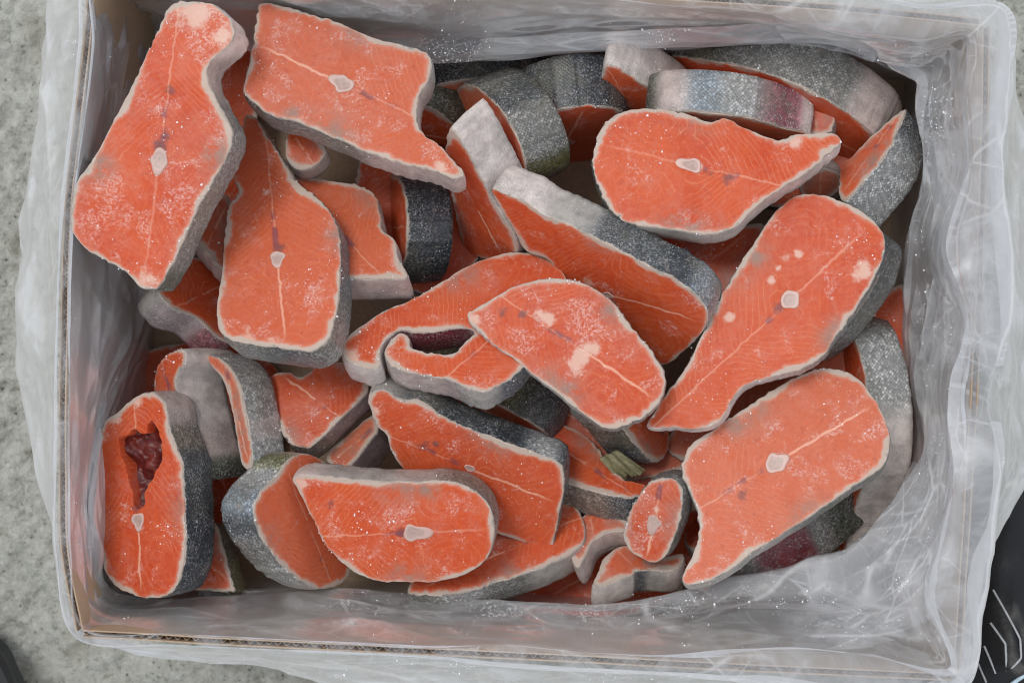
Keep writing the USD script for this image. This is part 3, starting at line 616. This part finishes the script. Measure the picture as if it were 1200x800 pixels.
S('four-sided orange slice with dark skin on its upper and right edges, in the lower middle', [(432,462),(449,457),(462,464),(476,469),(490,468),(513,484),(547,501),(587,516),(621,528),(650,540),(660,549),(661,572),(656,600),(651,625),(646,642),(632,639),(588,627),(550,600),(500,572),(464,540),(452,511),(438,492)], 0.136, (9,-24), (655,590), (550,548), skin=[((513,484),'slate'),((547,501),'slate'),((587,516),'dark'),((640,535),'silver'),((661,560),'dark'),((652,620),'dark'),((432,462),'pale'),((452,511),'pale'),((646,642),'blue')], bonesize=0.5, pale=[(470,465,9),(440,480,7)], purple=[(497,522,9),(510,520,6)], frost=0.2)
S('open-bellied hook-shaped slice with a white tip at its left end', [(399,404),(412,389),(432,375),(453,362),(486,348),(520,328),(554,308),(588,297),(618,295),(645,304),(665,330),(655,375),(630,410),(606,436),(587,450),(566,459),(548,455),(530,446),(508,441),(486,438),(468,433),(455,425),(450,412),(456,400),(469,389),(480,396),(481,406),(494,411),(512,414),(533,413),(543,402),(556,388),(537,385),(510,389),(484,389),(468,387),(455,396),(446,410),(446,428),(438,433),(420,428),(404,420)], 0.150, (3,22), (640,340), (600,375), skin=[((399,404),'white'),((446,428),'white'),((420,428),'white'),((455,425),'lining'),((500,440),'lining'),((566,459),'pale'),((520,328),'gray'),((588,297),'gray'),((510,389),'blood'),((512,414),'mauve'),((606,436),'slate')], bonesize=0.4, pale=[(412,418,12),(425,432,12)], purple=[(447,412,5)], frost=0.35)
# ---- top layer
S('steak with a dark red belly cavity and black skin on its right side', [(120,502),(124,492),(138,482),(150,470),(163,462),(176,459),(188,466),(195,478),(198,498),(206,522),(213,542),(216,580),(217,616),(216,655),(209,682),(198,696),(184,701),(160,699),(135,687),(120,662),(115,630),(113,585),(111,549),(112,520)], 0.152, (35,-4), (165,698), (162,609), t=0.034, skin=[((195,478),'lining'),((206,515),'brown'),((213,540),'slate'),((217,616),'dark'),((212,670),'dark'),((184,701),'slate'),((120,502),'pale'),((150,470),'pale')], hole=[(138,515),(146,509),(158,503),(164,508),(171,503),(174,489),(180,496),(188,512),(189,538),(180,560),(172,578),(166,596),(159,594),(154,570),(148,548)], bonesize=0.85, frost=0.35, pale=[(135,490,10),(160,470,8)])
S('pointed lens-shaped slice at the lower centre with a round pale backbone', [(342,560),(354,557),(372,557),(412,561),(453,564),(486,564),(520,563),(543,568),(561,579),(574,595),(580,619),(575,646),(556,668),(520,680),(466,683),(432,678),(405,663),(382,639),(366,607),(352,580)], 0.160, (8,-16), (578,620), (484,624), skin=[((342,560),'white'),((412,561),'pale'),((486,564),'pale'),((543,568),'brown'),((575,600),'slate'),((578,640),'gray'),((466,683),'pale'),((382,639),'white')], gray=[(500,572,14),(470,672,12)], bonesize=1.05, pale=[(352,566,12)], purple=[(388,590,7)], frost=0.6)
S('small oval tail slice with a pale star-shaped backbone', [(753,574),(760,565),(770,560),(784,560),(795,566),(800,580),(799,600),(793,622),(787,640),(777,655),(765,660),(752,655),(738,646),(731,630),(735,608),(744,588)], 0.142, (13,-11), (757,655), (766,612), skin=[((770,560),'gray'),((799,590),'gray'),((790,635),'gray'),((735,610),'silver')], bonesize=0.85, frost=1.0, pale=[(766,612,10),(770,598,6),(762,628,6)])
S('big four-sided slice at the lower right, pointed at its lower left corner', [(803,530),(810,519),(834,503),(860,485),(884,470),(910,453),(935,440),(962,431),(988,433),(1010,447),(1027,470),(1043,508),(1042,530),(1034,548),(1003,568),(969,592),(928,619),(884,646),(851,670),(825,682),(806,685),(799,680),(804,664),(812,650),(819,626),(818,600),(808,575),(798,551)], 0.160, (0,9), (1030,470), (908,543), skin=[((1043,508),'gray'),((969,592),'gray'),((884,646),'pale'),((818,600),'white'),((800,540),'pale'),((884,470),'gray'),((962,431),'gray')], gray=[(862,497,14)], bonesize=1.1, purple=[(872,578,9),(895,557,5)], frost=0.45)
S('long slice on the right narrowing to a pointed lower left end, with crisp muscle lines', [(942,227),(969,230),(1003,243),(1026,260),(1037,280),(1034,305),(1020,335),(1006,357),(992,379),(978,398),(965,416),(948,428),(928,436),(891,445),(870,455),(858,470),(850,486),(838,497),(817,503),(790,501),(758,500),(768,480),(780,462),(804,430),(827,382),(851,335),(874,298),(901,257),(920,237)], 0.162, (1,7), (1022,262), (925,352), skin=[((1037,280),'slate'),((992,379),'gray'),((874,298),'slate'),((901,257),'slate'),((804,430),'pale'),((858,470),'white'),((790,501),'white')], gray=[(884,300,16)], bonesize=1.0, pale=[(920,300,7),(936,296,6),(912,314,5),(1008,315,14),(855,372,6),(903,328,6)], frost=0.2)
edge_steak('silver-skinned piece behind the large rounded slice, dark left end and rosy right end', (846, 114), 0.160, 264, 80, 180, t=0.031, size=0.76, wide=0.8, anchors=[((70,0),'moss'),((50,20),'lining'),((50,-20),'lining'),((20,40),'blue'),((20,-40),'blue'),((-10,40),'silver'),((-10,-40),'silver'),((-56,20),'silver'),((-66,15),'rose'),((-66,-15),'rose'),((-80,0),'white')])
S('large rounded slice at the top right with a tongue-like pale tip on its right', [(694,188),(696,172),(703,152),(716,138),(737,129),(770,127),(804,133),(831,142),(850,138),(868,147),(891,157),(915,163),(935,157),(962,155),(980,157),(986,167),(970,182),(949,200),(925,216),(898,233),(878,251),(861,267),(830,275),(804,272),(770,267),(736,261),(716,247),(702,222)], 0.166, (0,13), (698,168), (812,194), skin=[((694,188),'slate'),((716,247),'gray'),((770,267),'pale'),((860,270),'pale'),((925,216),'lining'),((980,160),'white'),((737,129),'gray')], gray=[(800,262,14)], bonesize=0.9, pale=[(930,166,9),(806,190,7),(820,197,6)], purple=[(855,208,9),(832,202,7)], frost=0.3)
S('lens-shaped slice in the middle with a large pale kite-shaped backbone patch', [(547,372),(556,362),(568,355),(584,345),(601,336),(635,327),(660,326),(686,333),(716,352),(743,386),(767,416),(779,438),(780,454),(770,474),(750,491),(723,502),(706,500),(682,484),(649,458),(622,437),(601,420),(568,396)], 0.170, (2,5), (772,470), (685,412), skin=[((547,372),'white'),((601,336),'pale'),((686,333),'pale'),((743,386),'slate'),((779,440),'gray'),((723,502),'gray'),((649,458),'pale')], gray=[(664,462,18),(716,362,14)], bonesize=0, pale=[(642,372,9),(674,427,14),(692,407,12),(680,418,14),(630,368,8),(556,373,8)], purple=[(590,367,8),(612,368,6)], frost=0.7)
S('upright orange slice left of centre with grey skin down its right and lower sides', [(288,134),(294,134),(301,138),(313,159),(331,186),(349,214),(372,231),(390,252),(399,283),(399,310),(398,340),(394,372),(386,396),(374,406),(361,411),(334,409),(300,404),(270,398),(256,386),(253,365),(256,340),(260,311),(263,267),(268,240),(279,226),(273,206),(279,185),(281,160)], 0.160, (16,23), (335,408), (325,302), t=0.032, skin=[((288,134),'lining'),((331,186),'lining'),((372,231),'gray'),((399,310),'slate'),((386,396),'gray'),((334,409),'slate'),((270,398),'gray'),((255,340),'pale'),((273,206),'white')], bonesize=0.85, pale=[(290,392,12),(320,400,10),(312,226,6)], frost=0.35)
S('large four-cornered slice at the top, drawn out to a point at its lower right', [(304,4),(312,2),(328,5),(360,15),(392,24),(439,44),(466,51),(490,57),(502,64),(506,76),(503,92),(494,108),(489,122),(489,140),(496,156),(517,172),(533,190),(545,205),(530,209),(506,199),(469,192),(432,179),(392,162),(351,145),(317,135),(297,121),(285,108),(287,94),(294,61)], 0.170, (7,19), (296,50), (403,99), t=0.030, skin=[((296,50),'gray'),((351,145),'gray'),((392,162),'gray'),((469,192),'lining'),((545,205),'lining'),((494,115),'lining'),((506,76),'pale'),((392,24),'gray')], gray=[(345,138,16)], bonesize=1.05, pale=[(515,195,10)], frost=0.55)
S('long slice in the upper left corner tapering to a pale knobbed tip at the top', [(203,3),(222,1),(243,4),(260,13),(271,26),(275,42),(268,53),(257,63),(247,74),(243,86),(245,98),(252,112),(266,138),(273,158),(269,176),(256,202),(233,243),(209,297),(197,320),(184,338),(166,338),(145,318),(105,294),(85,275),(83,256),(89,216),(111,182),(132,142),(159,91),(182,40),(195,12)], 0.201, (19,8), (168,336), (187,186), t=0.032, skin=[((203,3),'white'),((275,42),'white'),((245,90),'lining'),((266,138),'gray'),((256,202),'gray'),((209,297),'gray'),((184,338),'moss'),((145,318),'pale'),((90,220),'pale'),((159,91),'white')], gray=[(118,195,16),(250,180,14)], bonesize=1.0, pale=[(228,16,26),(262,40,14),(172,330,14)], purple=[(200,108,9),(193,160,8),(191,172,6)], frost=0.75)
# ------------------------------------------------------------------ the plastic liner
STN = [ # hem (x, y, z), rim (x, y), inner fold edge (x, y, z); clockwise from the top left corner
 ((80,-20,.10),(112,-38),(170,20,.060)), ((200,-80,.12),(210,-33),(215,38,.075)), ((320,-72,.12),(320,-27),(330,66,.085)), ((420,-66,.12),(420,-20),(425,72,.10)),
 ((510,-60,.12),(510,-16),(510,72,.110)), ((600,-55,.12),(600,-11),(600,67,.115)), ((700,-50,.12),(700,-6),(700,58,.120)), ((800,-46,.12),(800,0),(815,52,.122)),
 ((900,-40,.12),(900,8),(905,48,.130)), ((990,-14,.12),(990,14),(1000,56,.140)), ((1080,-2,.12),(1080,22),(1058,82,.150)), ((1168,22,.11),(1152,30),(1080,96,.150)),
 ((1180,110,.11),(1150,115),(1078,140,.150)), ((1197,200,.10),(1149,200),(1084,205,.140)), ((1204,290,.09),(1145,290),(1068,280,.125)), ((1207,380,.08),(1142,380),(1064,370,.115)),
 ((1207,460,.08),(1138,460),(1070,455,.110)), ((1200,540,.08),(1133,540),(1080,528,.118)), ((1172,614,.08),(1128,620),(1045,592,.128)), ((1144,700,.14),(1122,700),(1010,632,.134)),
 ((1124,797,.168),(1117,789),(980,650,.134)), ((1010,812,.13),(1010,785),(925,664,.130)), ((900,816,.10),(900,779),(860,677,.126)), ((800,816,.10),(800,774),(800,694,.126)),
 ((700,818,.10),(700,769),(700,711,.126)), ((600,818,.10),(600,764),(610,705,.126)), ((500,814,.10),(500,759),(510,700,.122)), ((400,803,.09),(400,754),(410,692,.116)),
 ((300,788,.10),(300,749),(310,694,.106)), ((200,768,.12),(200,744),(205,699,.110)), ((72,743,.12),(97,738),(128,690,.132)), ((68,650,.09),(79,650),(111,642,.150)),
 ((45,560,.08),(77,560),(110,560,.150)), ((35,460,.08),(77,460),(134,455,.112)), ((30,390,.08),(79,380),(163,388,.070)), ((26,300,.08),(81,300),(162,335,.070)),
 ((27,220,.08),(86,220),(150,220,.085)), ((37,125,.08),(97,130),(150,120,.085)), ((54,55,.09),(105,50),(158,60,.080))]
# per station: how much film lies over the rim, how far it stands off it, how milky the inside is
def kind_of(i):
    h, r, inn = STN[i]
    if i in (0, 1, 2): return (.16, 0, .7)
    if i < 9: return (.25, .003, .62)
    if i < 12: return (.56, .012, .85)
    if i < 20: return (.60, .015, .95)
    if i < 23: return (.52, .009, .9)
    if i < 26: return (.25, .003, .62)
    if i < 31: return (.14, 0, .64)
    return (.20, 0.0012, 1.75)
KIND = np.array([kind_of(i) for i in range(len(STN))])
def film_sheet(name, rows, nr, closed, amp, seed, milk, frost, parent, label=None, fold=(7.0, 60.0)):
    """rows: arrays of (x, y, z) world points from the outer hem inwards."""
    R = np.array(rows)                                   # nrow, ncol, 3
    nc = R.shape[1]
    M = []
    for r in R:
        p = np.vstack([r[-1:], r, r[:2]]) if closed else np.vstack([2*r[0]-r[1], r, 2*r[-1]-r[-2]])
        seg = nc if closed else nc - 1
        t = np.linspace(0, 1, 44, endpoint=False)[:, None]
        o = []
        for i in range(seg):
            a, b, c, d = p[i:i+4]
            o.append(0.5 * ((2*b) + (c-a)*t + (2*a-5*b+4*c-d)*t*t + (3*b-a-3*c+d)*t**3))
        M.append(np.vstack(o + ([] if closed else [p[-2:-1]])))
    M = np.array(M)
    m = M.shape[1]
    k = len(M)
    tt = np.linspace(0, k - 1, nr)
    G = np.zeros((nr, m, 3))
    for j, x in enumerate(tt):
        i = min(int(x), k - 2); f = x - i
        a, b, c, d = M[max(i-1, 0)], M[i], M[i+1], M[min(i+2, k-1)]
        G[j] = 0.5 * ((2*b) + (c-a)*f + (2*a-5*b+4*c-d)*f*f + (3*b-a-3*c+d)*f**3)
    s = np.linspace(0, 1, m, endpoint=not closed)
    per = np.linalg.norm(np.diff(G[nr//2], axis=0), axis=1).sum()
    du = np.gradient(G, axis=1); dv = np.gradient(G, axis=0)
    n = np.cross(du, dv); n /= np.linalg.norm(n, axis=2, keepdims=True) + 1e-12
    sg = np.sign(n[..., 2:]); sg[sg == 0] = 1
    n = n * sg
    X = G.reshape(-1, 3)
    ang = 2 * np.pi * s
    cyc = np.stack([np.cos(ang), np.sin(ang)], 1) * per / (2*np.pi) if closed else np.stack([s * per, 0*s], 1)
    S_, T2 = np.meshgrid(np.arange(m), np.arange(nr), indexing='xy')
    tl = np.concatenate([[0], np.cumsum(np.linalg.norm(np.diff(G.mean(1), axis=0), axis=1))]) * 1.25      # metres across the sheet
    sm, tm_ = s[S_] * per, tl[T2]
    q3 = np.concatenate([cyc[S_] * 11, tm_[..., None] * 14], -1)
    w1, w2 = (fbm(q3, 2, seed + 5) - 0.5) * 0.035, (fbm(q3 + 9, 2, seed + 6) - 0.5) * 0.022
    rs = np.random.RandomState(seed)
    disp = 0.0; cr = 0.0
    def crumple(cs, ct, ang, wt, cw):
        nonlocal disp, cr
        ca, sa = math.cos(ang), math.sin(ang)
        tot = tl[-1]
        n_ = int(per * tot / (cs * ct) * 1.3) + 8
        pts = np.c_[rs.uniform(0, per, n_), rs.uniform(-0.03, tot + 0.03, n_)]
        pts = np.vstack([pts, pts + [per, 0], pts - [per, 0]])
        mp = lambda a, b: np.stack([(a * ca + b * sa) / cs, (-a * sa + b * ca) / ct], -1)
        d, _ = cKDTree(mp(pts[:, 0], pts[:, 1])).query(mp(sm + w1, tm_ + w2).reshape(-1, 2), k=2)
        d = d.reshape(nr, m, 2)
        disp = disp + wt * (d[..., 0] - 0.45)
        e = sstep(d[..., 1] - d[..., 0], 0.055, 0.0) * cw
        cr = np.maximum(cr, e * sstep(fbm(np.concatenate([cyc[S_] * 17, tm_[..., None] * 20], -1), 2, seed + 31), 0.40, 0.58))
    crumple(0.170, 0.034, 0.0, 1.15, 0.9); crumple(0.095, 0.022, 0.35, 0.42, 0.7); crumple(0.090, 0.021, -0.45, 0.38, 0.7); crumple(0.060, 0.012, 0.1, 0.13, 0.4)
    disp = disp + (fbm(np.concatenate([cyc[S_] * 7, tm_[..., None] * 9], -1), 2, seed + 3) - 0.5) * 1.2 + 0.25
    A = np.interp(tt, np.arange(k), amp)[:, None]
    if closed:
        lf = np.interp(np.linspace(0, len(KIND), m, endpoint=False), np.arange(len(KIND) + 1), np.r_[KIND[:, 1], KIND[0, 1]])[None, :]
        A = A + lf * 0.62 * np.exp(-((tt[:, None] - 3.5) / 1.4) ** 2)
    G = G + n * (disp - 0.25)[..., None] * A[..., None] * (np.abs(A[..., None]) > 0)
    mk = (np.interp(tt, np.arange(k), milk)[:, None] + 0 * disp) if np.ndim(milk) == 1 else None
    if mk is None:
        ks = np.arange(np.asarray(milk).shape[1] + 1); mcol = np.hstack([milk, np.asarray(milk)[:, :1]])
        mm = np.array([np.interp(np.linspace(0, len(ks) - 1, m, endpoint=False), ks, r) for r in mcol])
        mk = np.array([np.interp(tt, np.arange(k), mm[:, c]) for c in range(m)]).T
    mk = mk + 0 * disp; fo = np.interp(tt, np.arange(k), frost)[:, None] + 0 * disp
    cr = cr * np.minimum(A / 0.004, 1); at_ = np.stack([fo, mk, cr], -1).reshape(-1, 3)
    if not closed:      # loose folds run out into the sheet below them
        e = sstep(np.minimum(s, 1 - s), 0.0, 0.22)[None, :]
        at_[:, 1] -= ((1 - e) * 0.85 + 0 * disp).ravel(); at_[:, 0] *= (e + 0 * disp).ravel(); at_[:, 2] *= (e + 0 * disp).ravel()
    f = quads(nr, m, wrap=closed)
    obj(name, G.reshape(-1, 3), f, 'plastic_film', parent, prim={'film': at_}, label=label)
def liner():
    x = thing('plastic_liner', 'crumpled translucent plastic bag lining the box and folded over its rim', 'plastic bag', (0, 0, 0.05))
    hem = np.array([at(*h) for h, r, i in STN]); rim = np.array([at(*r, ZR) for h, r, i in STN]); inn = np.array([at(*i) for h, r, i in STN])
    out = rim.copy(); cen = np.array([0.0, 0.0, 0])
    o = rim[:, :2] - np.roll(rim[:, :2], 1, 0); tg = np.roll(rim[:, :2], -1, 0) - np.roll(rim[:, :2], 1, 0); tg /= np.linalg.norm(tg, axis=1, keepdims=True)
    nrm = np.stack([-tg[:, 1], tg[:, 0]], 1)
    if (nrm * rim[:, :2]).sum() < 0: nrm = -nrm
    n3 = np.c_[nrm, np.zeros(len(nrm))]
    up = np.array([0, 0, 1.0])
    lift = KIND[:, 1:2] * np.random.RandomState(3).uniform(0.2, 1.6, (len(KIND), 1))
    hem = hem + n3 * np.random.RandomState(8).uniform(-0.008, 0.006, (len(KIND), 1))
    rs_ = np.random.RandomState(21); loose = (KIND[:, 1:2] / 0.015)
    so = loose * rs_.uniform(-0.001, 0.016, (len(KIND), 1)); si = loose * rs_.uniform(0.0, 0.016, (len(KIND), 1))
    r_out = rim + n3 * (0.0072 + so) - up * (0.003 + 0.6 * so)
    r_t1 = rim + n3 * 0.5 * so + n3 * (0.0062 + 0.3 * lift) + up * (0.0012 + lift)
    r_t2 = rim - n3 * si - n3 * (0.0008 + 0.3 * lift) + up * (0.0014 + lift)
    r_in = rim - n3 * (0.0020 + 1.3 * si) - up * (0.003 + 0.5 * si)
    mid_o = hem * 0.5 + r_out * 0.5 + n3 * 0.001
    mid_i = r_in * 0.5 + inn * 0.5 - n3 * 0.0 + up * -0.012
    flat = np.linalg.norm((inn - rim)[:, :2], axis=1)
    deep = rim - n3 * 0.012; deep[:, 2] = 0.02
    tuck = inn * 0.55 + deep * 0.45; tuck[:, 2] = np.maximum(inn[:, 2] - 0.028, 0.03)
    def band(name, rows, amp, seed, milk, frost, fold):
        film_sheet(name, [np.array([at(*q) for q in catmull(r, 8, closed=False)]) for r in rows], 80, False, amp, seed, milk, frost, x, None, fold)
    # the hem turned back over the top side, hanging in front of the wall
    band('film_fold', [[(490,46,.150),(600,44,.150),(700,37,.152),(820,32,.153),(940,27,.156),(1020,33,.165),(1095,62,.172)],
                       [(495,60,.135),(600,58,.137),(700,50,.140),(820,44,.142),(940,40,.146),(1010,48,.154),(1080,78,.160)],
                       [(500,73,.122),(600,69,.124),(700,59,.128),(820,54,.130),(930,50,.136),(1000,60,.146),(1062,92,.155)]], [.002,.005,.003], 41, [.22,.52,.80], [.2,.8,.6], (9.0, 30.0))
    # gathered folds over the lower right corner
    band('film_fold', [[(1086,430,.150),(1084,520,.150),(1040,592,.150),(985,652,.148),(900,672,.142)],
                       [(1110,450,.178),(1106,560,.180),(1075,650,.180),(1010,700,.178),(900,712,.166)],
                       [(1128,470,.199),(1124,600,.200),(1106,705,.202),(1040,752,.201),(900,760,.197)]], [.004,.009,.002], 52, [.40,.32,.12], [.5,.3,0], (16.0, 40.0))
    # loose double layer down the right side
    band('film_fold', [[(1082,100,.160),(1088,210,.150),(1100,290,.150),(1082,380,.146),(1076,470,.145)],
                       [(1112,90,.182),(1120,210,.180),(1132,300,.178),(1118,390,.175),(1104,480,.172)],
                       [(1150,60,.200),(1152,200,.200),(1150,300,.199),(1145,400,.199),(1136,500,.199)],
                       [(1168,60,.188),(1178,200,.180),(1184,300,.175),(1186,400,.170),(1176,500,.165)]], [.004,.009,.003,.008], 63, [.28,.24,.18,.2], [.3,.2,0,0], (14.0, 40.0))
    # slack corner of the bag inside the upper left wall
    band('film_fold', [[(108,20,.197),(104,56,.197),(97,120,.197),(89,200,.197),(85,255,.196)],
                       [(128,18,.165),(122,60,.168),(118,120,.160),(112,200,.152),(106,262,.150)],
                       [(165,24,.130),(150,66,.128),(141,122,.122),(132,205,.112),(126,275,.110)]], [.001,.006,.004], 74, [.12,.30,.34], [0,.2,.2], (14.0, 40.0))
    film_sheet('film', [hem, mid_o, r_out, r_t1, r_t2, r_in, mid_i, inn, tuck, deep], 290, True, [0.012, 0.009, 0.0020, 0.0008, 0.0008, 0.0022, 0.008, 0.007, 0.003, 0.0], 4,
               np.array([0 * KIND[:, 0] + .54, 0 * KIND[:, 0] + .48, KIND[:, 0] * .6 + .18, KIND[:, 0] * .8, KIND[:, 0] * .8, KIND[:, 2] * .36, KIND[:, 2] * .46, KIND[:, 2] * .52, KIND[:, 2] * .46, KIND[:, 2] * .2]), [0, 0, 0, 0, 0, 0.3, 0.9, 1.0, 0.5, 0], x)
liner()

# ------------------------------------------------------------------ what lies in the cavity, the fin
def lumps(name, label_start, pts, mat_, seed):
    x, W = next(v for k, v in MADE.items() if k.startswith(label_start))
    parts = []
    for px, py, z, r in pts:
        m = trimesh.creation.icosphere(4, r); m.vertices += at(px, py, z); parts.append(m)
    m = trimesh.util.concatenate(parts); v, f = tm(m)
    c = np.repeat([p.vertices.mean(0) for p in parts], [len(p.vertices) for p in parts], axis=0)
    d = v - c; d /= np.linalg.norm(d, axis=1, keepdims=True)
    v = v + d * ((fbm(v * 90, 3, seed) - 0.5) * 0.010)[:, None]
    obj(name, v, f, mat_, x)
def clot():
    x, W = next(v for k, v in MADE.items() if k.startswith('steak with a dark red'))
    o = W(np.zeros(1), np.zeros(1), np.zeros(1))[0]; n = W(np.zeros(1), np.zeros(1), np.ones(1))[0] - o
    gx, gy = np.meshgrid(np.linspace(134, 193, 60), np.linspace(486, 602, 110))
    q = np.stack([gx / 40.0, gy / 40.0, 0 * gx], -1)
    h = -0.0095 + (fbm(q * 2.2, 3, 5) - 0.5) * 0.012 + (fbm(q * 8.0, 2, 6) - 0.5) * 0.0009 - 0.008 * sstep(gx, 170, 182) * sstep(gy, 560, 530)
    r = ray(np.c_[gx.ravel(), gy.ravel()]); k = np.dot(o - EYE, n) / (r @ n)
    v = EYE + r * k[:, None] + n * h.ravel()[:, None]
    obj('belly_contents', v, quads(110, 60), 'offal', x)
clot()
def fin(label_start, root, tip, z0, z1):
    x, W = next(v for k, v in MADE.items() if k.startswith(label_start))
    n = 15; r = [np.array(root[0]) * (1 - t) + np.array(root[1]) * t for t in np.linspace(0, 1, n)]; e = [np.array(tip[0]) * (1 - t) + np.array(tip[1]) * t for t in np.linspace(0, 1, n)]
    V, Fc = [], []
    for i in range(n):
        a, b = at(*r[i], z0), at(*(e[i] + np.array([5.0, 4.0]) * math.sin(i * 2.3 + i * i)), z1)
        d = (b - a); L_ = np.linalg.norm(d); d /= L_; sidev = np.cross(d, [0, 0, 1.0]); sidev /= np.linalg.norm(sidev); upv = np.cross(sidev, d)
        ring_ = []
        for f_ in np.linspace(0, 1, 6):
            w = 0.0013 + 0.0003 * f_; hh = 0.0007 - 0.0004 * f_
            c = a + d * L_ * f_ + upv * (0.0015 * math.sin(f_ * 3 + i) - 0.004 * f_ * f_)
            ring_.append([c + sidev * w * math.cos(q) + upv * hh * math.sin(q) for q in np.linspace(0, 2 * math.pi, 8, endpoint=False)])
        o = sum(len(q) for q in V); V.append(np.array(ring_).reshape(-1, 3)); Fc.append(quads(6, 8, wrap=True) + o)
    obj('fin', np.vstack(V), np.vstack(Fc), 'fin_ray', x, label='short yellowish fin')
fin('steak with mottled green-black skin', [(704, 536), (722, 528)], [(727, 562), (752, 550)], .118, .114)

# ------------------------------------------------------------------ the shoes at the lower corners
def shoe(label, cx, cy, lines):
    c = at(cx, cy, 0.06); c[2] = 0.004
    x = thing('black_shoe', label, 'shoe', c)
    rx, ry = 0.052, 0.128
    def surf(a, r):
        e = 2.3
        k = (np.abs(np.cos(a)) ** e + np.abs(np.sin(a)) ** e) ** (-1 / e)
        return np.stack([rx * k * np.cos(a) * r, ry * k * np.sin(a) * r * 1.0], -1)
    def height(r, y):
        toe = sstep(y, ry * 1.0, -0.02)
        return 0.026 + (0.036 + 0.045 * toe) * (1 - np.clip(r, 0, 1) ** 2.6) ** 0.62
    na, nr_ = 96, 26
    A, R_ = np.meshgrid(np.linspace(0, 2 * math.pi, na, endpoint=False), np.linspace(1, 0.01, nr_), indexing='xy'); R_ = R_.reshape(nr_, na) if R_.shape == (nr_, na) else R_
    xy = surf(A, R_)
    z = height(R_, xy[..., 1]) + (fbm(np.stack([xy[..., 0] * 45, xy[..., 1] * 45, 0 * R_], -1), 3, 5) - 0.5) * 0.010 * (1 - R_ ** 4)
    v = np.concatenate([xy, z[..., None]], -1).reshape(-1, 3) + c
    obj('upper', v, quads(nr_, na, wrap=True), 'black_leather', x)
    a = np.linspace(0, 2 * math.pi, na, endpoint=False)
    rows = []
    for r, zz in ((0.9, 0.0), (1.07, 0.001), (1.10, 0.006), (1.08, 0.016), (1.10, 0.022), (1.06, 0.028), (0.97, 0.030), (0.9, 0.026)):
        rows.append(np.c_[surf(a, r + 0.010 * (np.floor(np.arange(na) / 2) % 2) * (0.005 < zz < 0.02)), np.full(na, zz)] + c)
    obj('sole', np.vstack(rows), quads(len(rows), na, wrap=True), 'black_rubber', x, smooth=False)
    def tube(name, P, rad, mat_):
        P = catmull(np.asarray(P, float), 40, closed=False)
        t = np.gradient(P, axis=0); t /= np.linalg.norm(t, axis=1, keepdims=True)
        s1 = np.cross(t, [0, 0, 1.0]); s1 /= np.linalg.norm(s1, axis=1, keepdims=True) + 1e-9; s2 = np.cross(t, s1)
        q = np.linspace(0, 2 * math.pi, 8, endpoint=False)
        V = P[:, None] + rad * (np.cos(q)[None, :, None] * s1[:, None] + np.sin(q)[None, :, None] * s2[:, None])
        obj(name, V.reshape(-1, 3), quads(len(P), 8, wrap=True), mat_, x)
    for wide, ln in lines:
        ln = np.asarray(ln, float) / 1000; g = np.linspace(0, len(ln) - 1, 30)
        pts = catmull(ln, 30, closed=False) if wide else np.stack([np.interp(g, np.arange(len(ln)), ln[:, k_]) for k_ in (0, 1)], 1)
        ang = np.arctan2(pts[:, 1] / ry, pts[:, 0] / rx); k = np.linalg.norm(surf(ang, np.ones(30)), axis=1); r = np.linalg.norm(pts, axis=1) / k
        tube('piping', np.c_[pts, height(r, pts[:, 1]) + 0.0012] + c, 0.0015 if wide else 0.0008, 'blue_piping' if wide else 'pale_piping')
LN = [(0, [(-24, 54), (-12, 22), (-13, 9), (-21, 0)]), (0, [(-29, 31), (-22, 18), (-23, -1)]), (0, [(-34, 14), (-29, -4)]), (0, [(-38, 2), (-34, -12)]), (1, [(-33, -24), (-16, -6), (8, 8), (26, 16)])]
shoe('black shoe with pale piping on the concrete at the lower right of the box', 1190, 768, LN)
shoe('black shoe tip on the concrete at the lower left corner of the photograph', -70, 962, [])

# ------------------------------------------------------------------ loose ice grains on the slices and on the film
def ice():
    rs = np.random.RandomState(77)
    pts = []
    for p in stage.Traverse():
        nm = p.GetName()
        if not (p.IsA(UsdGeom.Mesh) and (nm.startswith('flesh') or nm.startswith('skin') or nm.startswith('film'))): continue
        m = UsdGeom.Mesh(p)
        v = np.array(m.GetPointsAttr().Get()); n = np.array(m.GetNormalsAttr().Get())
        o = UsdGeom.XformCache().GetLocalToWorldTransform(p).ExtractTranslation()
        v = v + np.array(o)
        up = n[:, 2] > (0.75 if nm.startswith('flesh') else 0.25)
        if nm.startswith('film'):
            up = (np.abs(n[:, 2]) > 0.2) & (v[:, 2] < 0.185) & (v[:, 2] > 0.10) & (np.abs(v[:, 0]) < 0.30)
        v, n = v[up], n[up]
        if not len(v): continue
        w = sstep(fbm(v * 30, 4, 4), 0.48, 0.70) ** 2 + 0.006
        k = int(len(v) * (0.11 if nm.startswith('flesh') else 0.06 if nm.startswith('skin') else 0.03))
        c = rs.choice(len(v), min(k, len(v)), replace=False, p=w / w.sum())
        if nm.startswith('film'): n = n * np.sign(n[:, 2:])
        pts.append(v[c] + n[c] * 0.0002 + rs.uniform(-0.001, 0.001, (len(c), 3)) * [1, 1, 0])
    pts = np.vstack(pts)
    base = trimesh.creation.icosphere(0, 1.0); bv, bf = tm(base)
    V = []
    for c in pts:
        sc = 0.00011 + (0.00034 * rs.rand() ** 4 if rs.rand() < 0.98 else rs.uniform(0.0003, 0.0007))
        V.append(c + (bv * (1 + rs.uniform(-0.35, 0.35, (len(bv), 1)))) * sc * [rs.uniform(0.6, 1.5), rs.uniform(0.6, 1.5), 0.6])
    f = np.vstack([bf + i * len(bv) for i in range(len(pts))])
    obj('ice_grains', np.vstack(V), f, 'frost', smooth=False, kind='stuff', label='loose white ice grains scattered over the steaks and the plastic film', category='ice')
    print('ice grains', len(pts))
ice()
